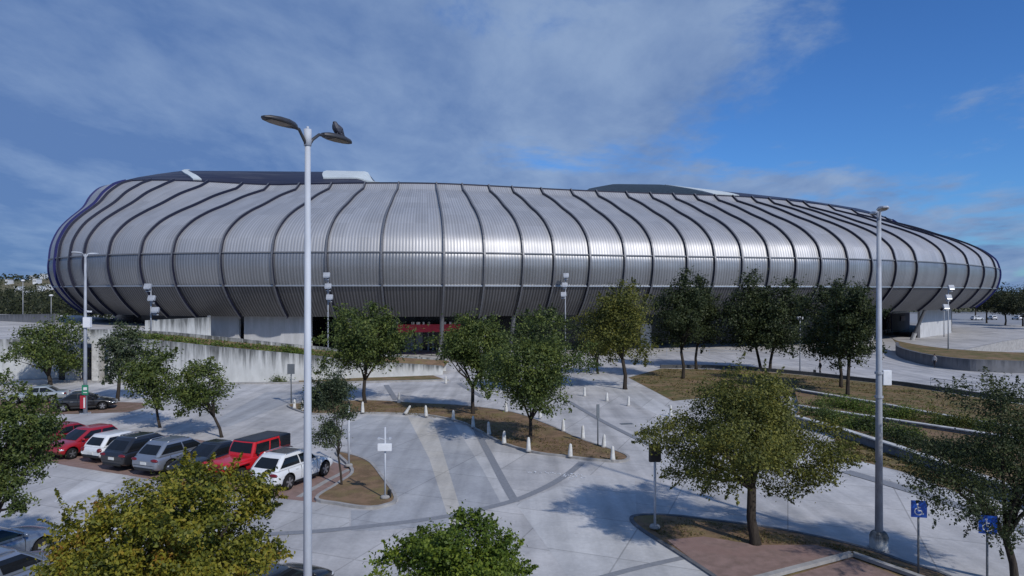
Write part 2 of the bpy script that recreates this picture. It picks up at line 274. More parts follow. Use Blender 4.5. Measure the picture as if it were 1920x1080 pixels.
# ------------------------------------------------------------------ mesh building
class MB:
    def __init__(s): s.v = []; s.f = []; s.m = []; s.uv = {}
    def add(s, vs, fs, mi=0):
        o = len(s.v); s.v += [tuple(v) for v in vs]
        for f in fs: s.f.append(tuple(i+o for i in f)); s.m.append(mi)
    def box(s, c, size, rz=0.0, mi=0, rot=None):
        hx, hy, hz = size[0]/2, size[1]/2, size[2]/2
        m = rot if rot is not None else Matrix.Rotation(rz, 3, 'Z')
        vs = [Vector(c)+m @ Vector((x*hx, y*hy, z*hz)) for x in (-1, 1) for y in (-1, 1) for z in (-1, 1)]
        s.add(vs, [(0, 1, 3, 2), (4, 6, 7, 5), (0, 4, 5, 1), (2, 3, 7, 6), (0, 2, 6, 4), (1, 5, 7, 3)], mi)
    def tube(s, path, radii, n=8, mi=0, cap=True):
        path = [Vector(p) for p in path]
        if isinstance(radii, (int, float)): radii = [radii]*len(path)
        rings = []; ref = None
        for i, p in enumerate(path):
            t = (path[min(i+1, len(path)-1)]-path[max(i-1, 0)]).normalized()
            if ref is None or abs(ref.dot(t)) > .95: ref = Vector((1, 0, 0)) if abs(t.x) < .8 else Vector((0, 1, 0))
            a = t.cross(ref).normalized(); b = t.cross(a); ref = -b if False else ref
            rings.append([p+(a*math.cos(2*math.pi*k/n)+b*math.sin(2*math.pi*k/n))*radii[i] for k in range(n)])
        vs = [v for r in rings for v in r]; fs = []
        for i in range(len(path)-1):
            for k in range(n):
                fs.append((i*n+k, i*n+(k+1) % n, (i+1)*n+(k+1) % n, (i+1)*n+k))
        if cap: fs.append(tuple(range(n-1, -1, -1))); fs.append(tuple((len(path)-1)*n+k for k in range(n)))
        s.add(vs, fs, mi)
    def lathe(s, prof, c=(0, 0, 0), n=16, mi=0, axis='Z'):
        vs = []; fs = []
        for r, z in prof:
            for k in range(n):
                a = 2*math.pi*k/n; x, y = r*math.cos(a), r*math.sin(a)
                p = (x, y, z) if axis == 'Z' else ((x, z, y) if axis == 'Y' else (z, x, y))
                vs.append((p[0]+c[0], p[1]+c[1], p[2]+c[2]))
        for i in range(len(prof)-1):
            for k in range(n): fs.append((i*n+k, i*n+(k+1) % n, (i+1)*n+(k+1) % n, (i+1)*n+k))
        fs.append(tuple(range(n-1, -1, -1))); fs.append(tuple((len(prof)-1)*n+k for k in range(n)))
        s.add(vs, fs, mi)
    def prism(s, poly, z0, z1, mi=0, mi_top=None):
        n = len(poly); zt = z1 if isinstance(z1, (list, tuple)) else [z1]*n; zb = z0 if isinstance(z0, (list, tuple)) else [z0]*n
        vs = [(p[0], p[1], zb[i]) for i, p in enumerate(poly)]+[(p[0], p[1], zt[i]) for i, p in enumerate(poly)]
        s.add(vs, [(i, (i+1) % n, n+(i+1) % n, n+i) for i in range(n)]+[tuple(range(n-1, -1, -1))], mi)
        s.add(vs[n:], [tuple(range(n))], mi if mi_top is None else mi_top)
    def grid(s, rows, mi=0, closed=False, flip=False):
        nr, nc = len(rows), len(rows[0]); vs = [v for r in rows for v in r]; fs = []
        for i in range(nr-1):
            for k in range(nc if closed else nc-1):
                f = (i*nc+k, i*nc+(k+1) % nc, (i+1)*nc+(k+1) % nc, (i+1)*nc+k)
                fs.append(f[::-1] if flip else f)
        s.add(vs, fs, mi)
    def wall(s, pts, th, z0, ztops, mi=0):
        """a wall along a polyline with a top that may slope"""
        pts = [Vector((p[0], p[1])) for p in pts]; n = len(pts)
        if isinstance(ztops, (int, float)): ztops = [ztops]*n
        L, Rr = [], []
        for i in range(n):
            d = (pts[min(i+1, n-1)]-pts[max(i-1, 0)]).normalized(); nn = Vector((-d.y, d.x))*th/2
            L.append(pts[i]+nn); Rr.append(pts[i]-nn)
        vs = []
        for i in range(n):
            vs += [(L[i].x, L[i].y, z0), (Rr[i].x, Rr[i].y, z0), (Rr[i].x, Rr[i].y, ztops[i]), (L[i].x, L[i].y, ztops[i])]
        fs = []
        for i in range(n-1):
            a, b = i*4, (i+1)*4
            for k in range(4): fs.append((a+k, b+k, b+(k+1) % 4, a+(k+1) % 4))
        fs += [(0, 1, 2, 3), tuple((n-1)*4+k for k in (3, 2, 1, 0))]
        s.add(vs, fs, mi)
    def build(s, name, mats, parent=None, smooth=False, world=False, bevel=0, fix=True):
        me = bpy.data.meshes.new(name); me.from_pydata(s.v, [], s.f)
        if not isinstance(mats, (list, tuple)): mats = [mats]
        for m in mats: me.materials.append(M[m] if isinstance(m, str) else m)
        if len(mats) > 1: me.polygons.foreach_set('material_index', s.m)
        if fix:
            b = bmesh.new(); b.from_mesh(me); bmesh.ops.recalc_face_normals(b, faces=b.faces); b.to_mesh(me); b.free()
        if smooth: me.polygons.foreach_set('use_smooth', [True]*len(me.polygons))
        if mats[0] in ('wall', 'wall_clean', 'wall_grey'):
            tops = {}
            for v in s.v: kx = (round(v[0], 2), round(v[1], 2)); tops[kx] = max(tops.get(kx, -9), v[2])
            av = me.attributes.new('from_top', 'FLOAT', 'POINT'); av.data.foreach_set('value', [1.0 if v[2] > tops[(round(v[0], 2), round(v[1], 2))]-.01 else 0.0 for v in s.v])
        me.update(); o = bpy.data.objects.new(name, me); COL.objects.link(o)
        if parent is not None:
            o.parent = parent
            if world: o.matrix_parent_inverse = parent.matrix_basis.inverted()
        if bevel:
            bv = o.modifiers.new('bevel', 'BEVEL'); bv.width = bevel; bv.segments = 2; bv.limit_method = 'ANGLE'
        return o

def tag(o, label=None, cat=None, group=None, kind=None):
    if label: o['label'] = label
    if cat: o['category'] = cat
    if group: o['group'] = group
    if kind: o['kind'] = kind
    return o
def thing(name, label, cat, loc=(0, 0, 0), rz=0.0, group=None):
    o = bpy.data.objects.new(name, None); COL.objects.link(o); o.empty_display_size = .3
    o.location = loc; o.rotation_euler = (0, 0, rz); return tag(o, label, cat, group)
def dup(root, loc, rz=0.0, label=None, group=None, scale=None):
    r = root.copy(); COL.objects.link(r); r.location = loc; r.rotation_euler = (0, 0, rz)
    if scale: r.scale = scale
    if label: r['label'] = label
    if group: r['group'] = group
    for ch in list(root.children):
        c = ch.copy(); COL.objects.link(c); c.parent = r
        for g in list(ch.children):
            d = g.copy(); COL.objects.link(d); d.parent = c
    return r
def struct(name, mb, m, **k): return tag(mb.build(name, m, **k), kind='structure')

# ------------------------------------------------------------------ ground, paving
def sheet(name, pts, z, m):
    b = MB(); b.add([(p[0], p[1], z) for p in pts], [tuple(range(len(pts)))]); o = struct(name, b, m, fix=False)
    if o.data.polygons[0].normal.z < 0: o.data.flip_normals()
    return o
def smooth_line(pts, n=6, closed=False):
    P = [Vector(p) for p in pts]; N = len(P); out = []
    rng = range(N) if closed else range(N-1)
    for i in rng:
        if closed: a, b, c, d = P[i-1], P[i], P[(i+1) % N], P[(i+2) % N]
        else: a, b, c, d = P[max(i-1, 0)], P[i], P[i+1], P[min(i+2, N-1)]
        for k in range(n):
            t = k/n
            out.append(.5*((2*b)+(c-a)*t+(2*a-5*b+4*c-d)*t*t+(-a+3*b-3*c+d)*t**3))
    if not closed: out.append(P[-1])
    return out
def strip(name, pts, w, z, m, n=6):
    P = smooth_line(pts, n); b = MB(); rows = []
    for i, p in enumerate(P):
        d = (P[min(i+1, len(P)-1)]-P[max(i-1, 0)]); d.z = 0; d.normalize(); nn = Vector((-d.y, d.x, 0))*w/2
        rows.append([(p.x-nn.x, p.y-nn.y, z), (p.x+nn.x, p.y+nn.y, z)])
    b.grid(rows, flip=True); o = struct(name, b, m)
    if o.data.polygons[0].normal.z < 0: o.data.flip_normals()
    return o
sheet('ground', [(-2500, -60), (2500, -60), (2500, 3500), (-2500, 3500)], -.06, 'land')
sheet('pavement', [(-170, -30), (230, -30), (230, 330), (-170, 330)], 0, 'concrete')
sheet('plaza', GL([(1100, 655), (1240, 690), (1400, 692), (1530, 704), (1700, 722), (1800, 735), (1990, 760)])+[Vector((150, 60, 0)), Vector((190, 200, 0)), Vector((60, 200, 0)), Vector((14, 120, 0))], .006, 'plaza')
sheet('car_park', [(110, 175), (230, 175), (230, 330), (110, 330)], .005, 'asphalt')
# the turning lanes: grey, beige and pale stripes between the islands
sheet('road', GL([(690, 779), (765, 782), (805, 860), (845, 985), (690, 996), (700, 960), (748, 940), (720, 890), (660, 850), (640, 800)]), .004, 'lane_grey')
sheet('road', GL([(765, 782), (812, 786), (868, 970), (905, 968), (845, 985), (805, 860)]), .004, 'lane_beige')
sheet('road', GL([(812, 786), (852, 795), (905, 880), (940, 945), (868, 970)]), .004, 'lane_grey')
sheet('road', GL([(852, 795), (878, 798), (962, 940), (940, 945), (905, 880)]), .004, 'lane_light')
sheet('road', GL([(968, 946), (1100, 890), (1190, 900), (1195, 990), (1350, 1090), (1072, 1090)]), .004, 'lane_light')
sheet('road', GL([(500, 735), (690, 733), (690, 748), (540, 756), (430, 800), (380, 800)]), .004, 'lane_grey')
sheet('road', GL([(575, 958), (655, 958), (655, 996), (575, 998)]), .005, 'lane_light')
sheet('road', GL([(658, 957), (712, 957), (716, 993), (658, 996)]), .005, 'lane_grey')
sheet('road', GL([(101, 941), (179, 884), (243, 891), (200, 926), (132, 952)]), .0045, 'lane_light')
sheet('road', GL([(247, 892), (300, 902), (255, 935), (206, 927)]), .0045, 'lane_grey')
sheet('path', GL([(1095, 704), (1150, 704), (1262, 770), (1258, 790), (1180, 752), (1088, 712)]), .008, 'lane_light')
sheet('path', GL([(1598, 862), (1700, 890), (1830, 940), (1990, 1010), (1990, 1030), (1820, 960), (1690, 908), (1560, 872)]), .006, 'lane_light')
for lv_, (pts, w) in enumerate((([(884, 790), (915, 848), (945, 905), (966, 941)], .42), ([(480, 1003), (600, 996), (700, 986), (800, 974), (880, 960), (966, 938), (1030, 910), (1070, 885), (1092, 866)], .42),
               ([(860, 719), (905, 745)], .5), ([(724, 722), (742, 750)], .5), ([(1065, 752), (1130, 790), (1225, 838)], .4),
               ([(1585, 884), (1700, 918), (1800, 950), (1960, 1010)], .75))):
    strip('paver_band', GL(pts), w, .010+.003*lv_, 'band')
strip('road_joint', GL([(1120, 1085), (1200, 1064), (1285, 1045)]), .3, .010, 'band')
# parking bays of red pavers under the cars
sheet('parking_bay', GL([(20, 850), (130, 874), (250, 893), (340, 909), (520, 934), (592, 942), (668, 878), (560, 850), (300, 815), (60, 790)]), .006, 'brick')
sheet('parking_bay', GL([(-60, 772), (98, 777), (150, 776), (240, 773), (272, 764), (268, 755), (150, 752), (-60, 748)]), .006, 'brown_brick')
strip('parking_line', GL([(560, 932), (612, 902), (655, 880)]), .3, .010, 'kerb', 1)
sheet('parking_bay', [(-30, 26), (-6, 20.5), (-5, 8), (-30, 8)], .006, 'brick')
# worn stop marking
b = MB(); rng = random.Random(4)
for px, py in [(992, 885), (1004, 886), (1015, 887), (1026, 886.5), (1037, 888), (1050, 888.5), (1062, 889), (1075, 889.5), (1064, 893), (1078, 894), (1088, 891), (1072, 897), (1092, 896), (1055, 893)]:
    for _ in range(4):
        p = G(px+rng.uniform(-4, 4), py+rng.uniform(-1.3, 1.3)); w, h = rng.uniform(.03, .09), rng.uniform(.03, .11); a = rng.uniform(0, 3)
        b.add([(p.x+math.cos(a+k*1.57)*w, p.y+math.sin(a+k*1.57)*h, .014) for k in range(4)], [(0, 1, 2, 3)])
struct('road_marking', b, 'white_paint', fix=False)
# road drain
b = MB(); p = G(1175, 795); b.box((p.x, p.y, .012), (.9, .45, .02), .2); tag(b.build('drain_cover', 'sign_back'), 'dark flat drain grate in the pale lane beside the bollard row', 'drain')

def island(name, pts, soil, kerb_w=.16, h=.12, n=5, mat_k='kerb'):
    P = smooth_line(pts, n, True); P = [Vector((p.x, p.y)) for p in P]
    area = sum(P[i-1].x*P[i].y-P[i].x*P[i-1].y for i in range(len(P)))
    if area < 0: P.reverse()
    N = len(P); inn = []
    for i in range(N):
        d = (P[(i+1) % N]-P[i-1]).normalized(); inn.append(P[i]+Vector((-d.y, d.x))*kerb_w)
    k = MB(); rows = [[(p.x, p.y, -.02) for p in P], [(p.x, p.y, h) for p in P], [(p.x, p.y, h) for p in inn], [(p.x, p.y, -.02) for p in inn]]
    k.grid(rows, closed=True); struct('kerb', k, mat_k)
    s = MB(); c = sum((p for p in inn), Vector((0, 0)))/N
    s.add([(p.x, p.y, h-.03) for p in inn], [tuple(range(N))]); o = struct(name, s, soil, fix=False)
    return o
island('planting_bed', GL([(628, 850), (660, 854), (695, 868), (718, 895), (745, 936), (722, 951), (685, 955), (635, 948), (590, 937), (632, 908), (658, 884)]), 'dirt')
island('planting_bed', GL([(540, 760), (600, 756), (690, 752), (780, 757), (870, 762), (960, 774), (1030, 798), (1090, 825), (1150, 845), (1180, 858), (1168, 867), (1120, 865), (1060, 858), (1000, 850), (940, 832), (890, 806), (860, 792), (800, 780), (740, 777), (660, 776), (590, 778), (556, 771)]), 'dirt')
island('planting_bed', GL([(1180, 974), (1200, 966), (1262, 967), (1330, 975), (1415, 986), (1500, 1000), (1610, 1025), (1700, 1055), (1800, 1095), (1800, 1200), (1500, 1200), (1345, 1090), (1270, 1040), (1200, 995)]), 'dirt', h=.07, mat_k='wall_grey')
sheet('parking_bay', GL([(1250, 1012), (1320, 1006), (1420, 1022), (1530, 1022), (1640, 1052), (1600, 1046), (1400, 1092), (1345, 1086)], .05), .054, 'brick')
b = MB()
for a, c in (((1385, 1096), (1598, 1040)), ((1598, 1040), (1740, 1090))):
    pa, pc = G(*a, .1), G(*c, .1); b.wall([pa, pc], .22, .08, .2)
struct('kerb', b, 'kerb')
sheet('parking_bay', GL([(1420, 1098), (1598, 1047), (1725, 1096), (1700, 1180), (1430, 1180)], .05), .058, 'brick')
# far kerb along the retaining wall with its verge
b = MB(); b.wall(GL([(100, 716), (300, 719), (480, 720), (600, 719), (760, 716), (842, 714)]), .35, 0, .16); struct('kerb', b, 'kerb')
sheet('verge', GL([(560, 717.5), (690, 716), (835, 712), (812, 704), (700, 708), (560, 711)]), .02, 'drygrass')
sheet('verge', GL([(-60, 696), (165, 701), (165, 711), (-60, 712)]), .02, 'brown_brick')
# right hand slope of dry grass, with its dark kerb
sheet('verge', GL([(1178, 708), (1240, 691), (1400, 694), (1530, 706), (1700, 725), (1850, 748), (1990, 770), (1990, 860), (1740, 790), (1500, 742), (1330, 745), (1262, 752)]), .012, 'drygrass')
sheet('verge', GL([(1560, 812), (1690, 852), (1800, 890), (1800, 925), (1690, 884), (1575, 855)]), .012, 'drygrass')
b = MB(); b.wall(GL([(1238, 690), (1320, 690), (1400, 693), (1530, 705), (1700, 724), (1850, 746), (2000, 768)]), .4, 0, .4)
tag(b.build('low_wall', 'kerb_dark'), 'long low dark kerb wall between the plaza and the dry slope', 'wall')

# ------------------------------------------------------------------ stadium
pl = [(-77, 113.5), (-69.5, 106.6), (-60, 100.3), (-52.5, 97.2), (-42, 94.6), (-25, 92.8), (-8.9, 93.6), (6.4, 98.2), (16.6, 101.6), (31.5, 105.5), (41, 107.6), (49.5, 109.6), (60, 114.0), (72, 121), (83.5, 129.3), (93, 138), (102, 146.6), (110, 155), (116.5, 163), (121, 171), (124, 185), (121, 205), (108, 228), (80, 250), (40, 260), (0, 258), (-40, 245), (-68, 220), (-83, 190), (-88.5, 160), (-87.5, 140), (-83, 124)]
P = np.array([tuple(p)[:2] for p in smooth_line([Vector((x, y, 0)) for x, y in pl], 40, True)])
def resample(P, n):
    Q = np.vstack([P, P[:1]]); d = np.r_[0, np.cumsum(np.hypot(*np.diff(Q, axis=0).T))]
    s = np.linspace(0, d[-1], n, endpoint=False); return np.c_[np.interp(s, d, Q[:, 0]), np.interp(s, d, Q[:, 1])], d[-1]
NS = 640
P, LEN = resample(P, NS)
k = np.exp(-.5*(np.arange(-20, 21)*LEN/NS/3.2)**2); k /= k.sum()
P = np.c_[[np.convolve(np.r_[P[-20:, i], P[:, i], P[:20, i]], k, 'valid') for i in (0, 1)]].T
P, LEN = resample(P, NS); DS = LEN/NS
T = np.roll(P, -1, 0)-np.roll(P, 1, 0); T /= np.hypot(T[:, 0], T[:, 1])[:, None]
ctr = np.array((17., 178.))
NIN = np.c_[-T[:, 1], T[:, 0]]
if ((ctr-P)*NIN).sum(1).mean() < 0: NIN = -NIN
for _ in range(3):
    kk = np.exp(-.5*(np.arange(-24, 25)*DS/7.0)**2); kk /= kk.sum()
    NIN = np.c_[[np.convolve(np.r_[NIN[-24:, i], NIN[:, i], NIN[:24, i]], kk, 'valid') for i in (0, 1)]].T
    NIN /= np.hypot(NIN[:, 0], NIN[:, 1])[:, None]
WL = np.array([sstep(-44, -80, x) if False else 1-sstep(-80, -44, x) for x in P[:, 0]])
pA = [(4.8, 6.0), (2.6, 8.0), (.8, 10.4), (.15, 12.4), (0, 13.8), (.15, 15.0), (1.0, 17.3), (3.7, 19.6), (7.2, 21.4), (11, 22.9), (15.5, 24.8), (19.8, 26.3), (20.9, 26.7), (22.4, 27.9)]
pB = [(4.8, 6.0), (2.6, 8.0), (.8, 10.4), (.15, 12.4), (0, 13.8), (.1, 15.0), (.4, 17.5), (1.4, 20.1), (2.8, 22.0), (5.0, 24.3), (6.0, 26.2), (6.9, 27.4), (7.8, 28.1), (9.2, 28.6)]
pA, pB = np.array(pA), np.array(pB)
def dens(p, n=4):
    q = smooth_line([Vector((a, b, 0)) for a, b in p], n); return np.array([(v.x, v.y) for v in q])
PA, PB = dens(pA), dens(pB); NP_ = len(PA); I_S2, I_S1 = 2*4, 5*4
def prof(i): return PA*(1-WL[i])+PB*WL[i]
def sp(i, ins, z):
    i = int(i) % NS; q = P[i]+NIN[i]*ins; return Vector((q[0], q[1], z))
stadium = thing('stadium', 'huge oval stadium wrapped in silver metal cladding between dark curved ribs', 'stadium', (17, 178, 0))
def skin(i0, i1, name, m):
    rows = []; uvs = []
    for j in range(i0, i1+1): rows.append([sp(i, *prof(i)[j]) for i in range(NS)]+[sp(0, *prof(0)[j])])
    b = MB(); b.grid(rows); me_o = b.build(name, m, stadium, True, True)
    me = me_o.data; uvl = me.uv_layers.new(name='UVMap'); nc = NS+1
    pv = np.concatenate([[0], np.cumsum(np.hypot(*np.diff(PA, axis=0).T))])
    vi = np.zeros(len(me.loops), dtype=np.int32); me.loops.foreach_get('vertex_index', vi)
    u = (vi % nc)*DS; v = pv[i0+vi//nc]
    uvl.data.foreach_set('uv', np.c_[u, v].astype(np.float32).ravel()); return me_o
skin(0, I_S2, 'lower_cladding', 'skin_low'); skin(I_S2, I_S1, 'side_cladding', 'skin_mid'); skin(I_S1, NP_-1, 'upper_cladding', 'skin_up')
for j, dz, w, mm in ((I_S1, 0, .16, 'groove'), (I_S2, 0, .17, 'seam')):
    b = MB(); rows = []
    for o, z in ((-.22, -w/2), (-.22, w/2), (.1, w/2), (.1, -w/2)):
        rows.append([sp(i, prof(i)[j][0]+o, prof(i)[j][1]+z+dz) for i in range(NS)])
    rows.append(rows[0]); b.grid(rows, closed=True); b.build('seam_strip', mm, stadium, False, True)
# ribs: those facing the camera where the photo shows them, the far side evenly spaced
PXM = CX+F*P[:, 0]/P[:, 1]
tanl, tanr = int(np.argmin(np.where(P[:, 0] < 0, PXM, 9e9))), int(np.argmax(np.where(P[:, 0] > 0, PXM, -9e9)))
step = 1 if P[(tanl+3) % NS, 1] < P[tanl, 1] else -1
front = []; i = tanl
while i != tanr: front.append(i); i = (i+step) % NS
fpx = PXM[front]
ribs = []
for x in (103, 112, 131, 160, 201, 260, 329, 414, 511, 615, 722, 833, 907, 982, 1044, 1107, 1168, 1226, 1283, 1340, 1392, 1443, 1494, 1542, 1588, 1632, 1677, 1719, 1772, 1814, 1844, 1866, 1876):
    ribs.append((front[int(np.argmin(np.abs(fpx-x)))], 'rib_side' if 108 < x < 1870 else 'rib_blue'))
back = []; i = tanr
while i != tanl: back.append(i); i = (i+step) % NS
for o_ in (2, 5, 9, 14, 20): ribs.append((back[-1-o_], 'rib_blue'))
back = back[:-26]
nb = int(len(back)*DS/7.5)
for q in range(nb): ribs.append((back[int((q+.5)*len(back)/nb)], 'rib_blue' if q < 2 or q > nb-3 else 'rib_side'))
for ci, (i, ms) in enumerate(ribs):
    pr = prof(i); b = MB(); rows = [[], [], [], []]; t3 = Vector((T[i][0], T[i][1], 0))
    hw = .125
    for j in range(NP_):
        d = pr[min(j+1, NP_-1)]-pr[max(j-1, 0)]; d = d/np.hypot(*d); nx, nz = -d[1], d[0]     # outward in (inset, z)
        if nx > 0 and j < I_S1: nx, nz = -nx, -nz
        base = sp(i, pr[j][0]-nx*.0, pr[j][1]); outp = sp(i, pr[j][0]+nx*.38, pr[j][1]+abs(nz)*.38*(1 if j > 14 else -1))
        inp = sp(i, pr[j][0]-nx*.15, pr[j][1])
        rows[0].append(inp-t3*hw); rows[1].append(outp-t3*hw); rows[2].append(outp+t3*hw); rows[3].append(inp+t3*hw)
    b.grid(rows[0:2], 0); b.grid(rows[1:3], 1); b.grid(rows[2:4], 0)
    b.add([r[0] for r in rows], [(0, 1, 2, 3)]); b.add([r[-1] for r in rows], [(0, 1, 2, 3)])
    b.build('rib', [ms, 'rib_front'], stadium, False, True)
# roof ring: rises from the rim of the cladding to a crest whose height changes round the bowl
crest_tab = [(60, 400), (180, 372), (200, 352), (243, 338), (320, 322), (345, 320), (610, 322), (690, 324), (705, 343), (760, 358), (1085, 360), (1107, 354), (1150, 346), (1240, 347), (1290, 353), (1380, 361), (1480, 372), (1560, 383), (1610, 391), (1640, 389), (1685, 394), (1705, 402), (1725, 412), (1800, 440), (1900, 500)]
CI = lambda i: lerp(31.0, 21.0, WL[i])
cp = np.array([P[i]+NIN[i]*CI(i) for i in range(NS)])
cpx = CX+F*cp[:, 0]/cp[:, 1]
cz = np.zeros(NS)
for i in range(NS):
    y = np.interp(cpx[i], [a for a, _ in crest_tab], [c for _, c in crest_tab]); zz = H+(HY-y)/F*cp[i, 1]
    zz = lerp(zz, 32.2, sstep(128, 140, P[i, 1])) if P[i, 0] < 0 else zz
    cz[i] = zz if P[i, 1] < 172 or P[i, 0] < 0 else lerp(zz, 29.5, sstep(172, 200, P[i, 1]))
    if P[i, 0] < 20 and P[i, 1] > 200: cz[i] = lerp(32.2, 29.5, sstep(200, 235, P[i, 1]))
rows = []
for t, sag in ((0, 0), (.12, .5), (.3, .9), (.6, .8), (.85, .4), (1, 0)):
    r = []
    for i in range(NS):
        a = sp(i, *prof(i)[-1]); c = Vector((cp[i][0], cp[i][1], cz[i])); q = a.lerp(c, t); q.z += sag*max(.0, (c.z-a.z))*.12; r.append(q)
    rows.append(r)
NRT = len(rows)
rows.append([Vector((cp[i][0]+NIN[i][0]*1.0, cp[i][1]+NIN[i][1]*1.0, cz[i]-1.2)) for i in range(NS)])
rows.append([Vector((*(cp[i]+NIN[i]*9), cz[i]-4.5)) for i in range(NS)])
def roofpart(name, m, cond, lift=0.0, r0=0, r1=None):
    b = MB(); R1 = len(rows)-1 if r1 is None else r1
    for i in range(NS):
        k = (i+1) % NS
        if not cond(i): continue
        for j in range(r0, R1):
            u = Vector((0, 0, lift)); b.add([rows[j][i]+u, rows[j][k]+u, rows[j+1][k]+u, rows[j+1][i]+u], [(0, 1, 2, 3)])
    o = b.build(name, m, stadium, False, True)
    bm_ = bmesh.new(); bm_.from_mesh(o.data); bmesh.ops.remove_doubles(bm_, verts=bm_.verts, dist=.001); bmesh.ops.recalc_face_normals(bm_, faces=bm_.faces); bm_.to_mesh(o.data); bm_.free()
    o.data.polygons.foreach_set('use_smooth', [True]*len(o.data.polygons)); return o
roofpart('roof', 'roof', lambda i: True)
RT = [0, .12, .3, .6, .85, 1]
def roof_panel(name, m, edges, lift=.18, nu=14):
    """a sheet laid on the roof; edges give its left and right limit at heights t between rim (0) and crest (1)"""
    b = MB(); g = []
    ok = [i for i in front if P[i, 1] < 172]
    for t in np.linspace(edges[0][0], edges[-1][0], 9):
        x0 = np.interp(t, [e[0] for e in edges], [e[1] for e in edges]); x1 = np.interp(t, [e[0] for e in edges], [e[2] for e in edges])
        k = int(np.clip(np.searchsorted(RT, t)-1, 0, len(RT)-2)); u = (t-RT[k])/(RT[k+1]-RT[k])
        q = [rows[k][i].lerp(rows[k+1][i], u) for i in ok]; px = np.array([CX+F*v.x/v.y for v in q]); mono = np.maximum.accumulate(px)
        r = []
        for x in np.linspace(x0, x1, nu):
            j = int(np.clip(np.searchsorted(mono, x), 1, len(ok)-1)); w = min(1, max(0, (x-mono[j-1])/max(1e-6, mono[j]-mono[j-1]))); r.append(q[j-1].lerp(q[j], w)+Vector((0, 0, lift)))
        g.append(r)
    n_ = len(g); dn = Vector((0, .05, -lift-.05))
    b.grid(g); b.grid([g[0], [v+dn for v in g[0]]]); b.grid([g[-1], [v+dn for v in g[-1]]]); b.grid([[r[0] for r in g], [r[0]+dn for r in g]]); b.grid([[r[-1] for r in g], [r[-1]+dn for r in g]])
    return b.build(name, m, stadium, True, True)
roof_panel('mesh_roof', 'roof_mesh', [(0, 1096, 1330), (.5, 1100, 1296), (1, 1104, 1250)], .12)
roof_panel('skylight_panel', 'skylight', [(.25, 606, 712), (.5, 604, 704), (.8, 606, 697), (1, 612, 690)], .25)
roof_panel('skylight_panel', 'skylight', [(.05, 1338, 1386), (.5, 1296, 1345), (1, 1246, 1286)], .22)
roof_panel('skylight_panel', 'skylight', [(.05, 362, 378), (.4, 347, 362), (.75, 340, 352), (1, 345, 356)], .25)
# ring edges of the rim: navy flashing
b = MB(); rr_ = []
for o, z in ((-.12, -.1), (-.12, .16), (.25, .16), (.25, -.1)): rr_.append([sp(i, prof(i)[-1][0]+o, prof(i)[-1][1]+z) for i in range(NS)])
rr_.append(rr_[0]); b.grid(rr_, closed=True); b.build('rim_flashing', 'rib_side', stadium, False, True)
# soffit and glazed ground storey
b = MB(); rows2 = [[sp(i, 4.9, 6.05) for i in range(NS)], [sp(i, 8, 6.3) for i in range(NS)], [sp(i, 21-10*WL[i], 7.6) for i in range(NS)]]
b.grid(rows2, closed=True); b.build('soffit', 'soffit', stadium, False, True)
b = MB(); b.grid([[sp(i, 19-9.5*WL[i], 0) for i in range(NS)], [sp(i, 19-9.5*WL[i], 7.6) for i in range(NS)]], closed=True); b.build('ground_floor_glazing', 'darkglass', stadium, False, True)
def near_idx(px, ins):
    best, bi = 9e9, 0
    for i in front:
        q = P[i]+NIN[i]*ins; e = abs(CX+F*q[0]/q[1]-px)
        if e < best: best, bi = e, i
    return bi
def curved_wall(name, px0, px1, ins, z0, z1, m, th=.5):
    a, c = near_idx(px0, ins), near_idx(px1, ins); fa, fc = front.index(a), front.index(c)
    b = MB(); ids = front[fa:fc+1]; rows = []
    for o, z in ((0, z0), (0, z1), (th, z1), (th, z0)): rows.append([sp(i, ins+o, z) for i in ids])
    rows.append(rows[0]); b.grid(rows)
    b.add([r[0] for r in rows[:4]], [(0, 1, 2, 3)]); b.add([r[-1] for r in rows[:4]], [(0, 1, 2, 3)])
    return b.build(name, m, stadium, False, True)
curved_wall('base_wall', 388, 447, 7.0, 0, 6.1, 'wall_clean'); curved_wall('base_wall', 462, 585, 7.0, 0, 6.1, 'wall_clean')
curved_wall('base_wall', 1726, 1783, 8.5, 0, 6.15, 'wall_clean'); curved_wall('base_wall', 1786, 1798, 9.5, 0, 6.15, 'wall_clean')
curved_wall('base_wall', 1200, 1222, 12, 0, 4.2, 'coping')
curved_wall('banner', 1672, 1706, 17, .6, 4.6, 'banner', .15)
curved_wall('banner_emblem', 1690, 1698, 16.8, 2.8, 4.0, 'pink', .1)
cn = curved_wall('entrance_canopy', 744, 862, 12, 3.35, 4.55, 'red_canopy', 3)
lt = MB(); ib = near_idx(752, 11.9); rng = random.Random(9)
for x0, x1 in ((746, 752), (770, 774), (775, 782), (783, 791), (793, 797), (798, 803), (805, 810), (832, 836), (837, 842), (848, 854)):
    i = near_idx((x0+x1)/2, 11.9); c = sp(i, 11.7, 4.75); lt.box(c, ((x1-x0)/F*105*.8, .12, .38), math.atan2(T[i][1], T[i][0]))
lo = lt.build('sign_lettering', 'lettering', cn, False, True)
lo.matrix_parent_inverse = Matrix.Identity(4); lo.parent = cn
for v in lo.data.vertices: v.co = v.co
for x0 in (760, 766, 772, 790, 800, 812, 880, 1140, 1210, 1690, 1708, 1664):
    i = near_idx(x0, 18.6); c = sp(i, 18.6, 1.6); b = MB(); b.box(c, (1.1 if x0 in (766, 790) else .25, .2, 3.2), math.atan2(T[i][1], T[i][0])); b.build('door_frame', 'frame', stadium, False, True)
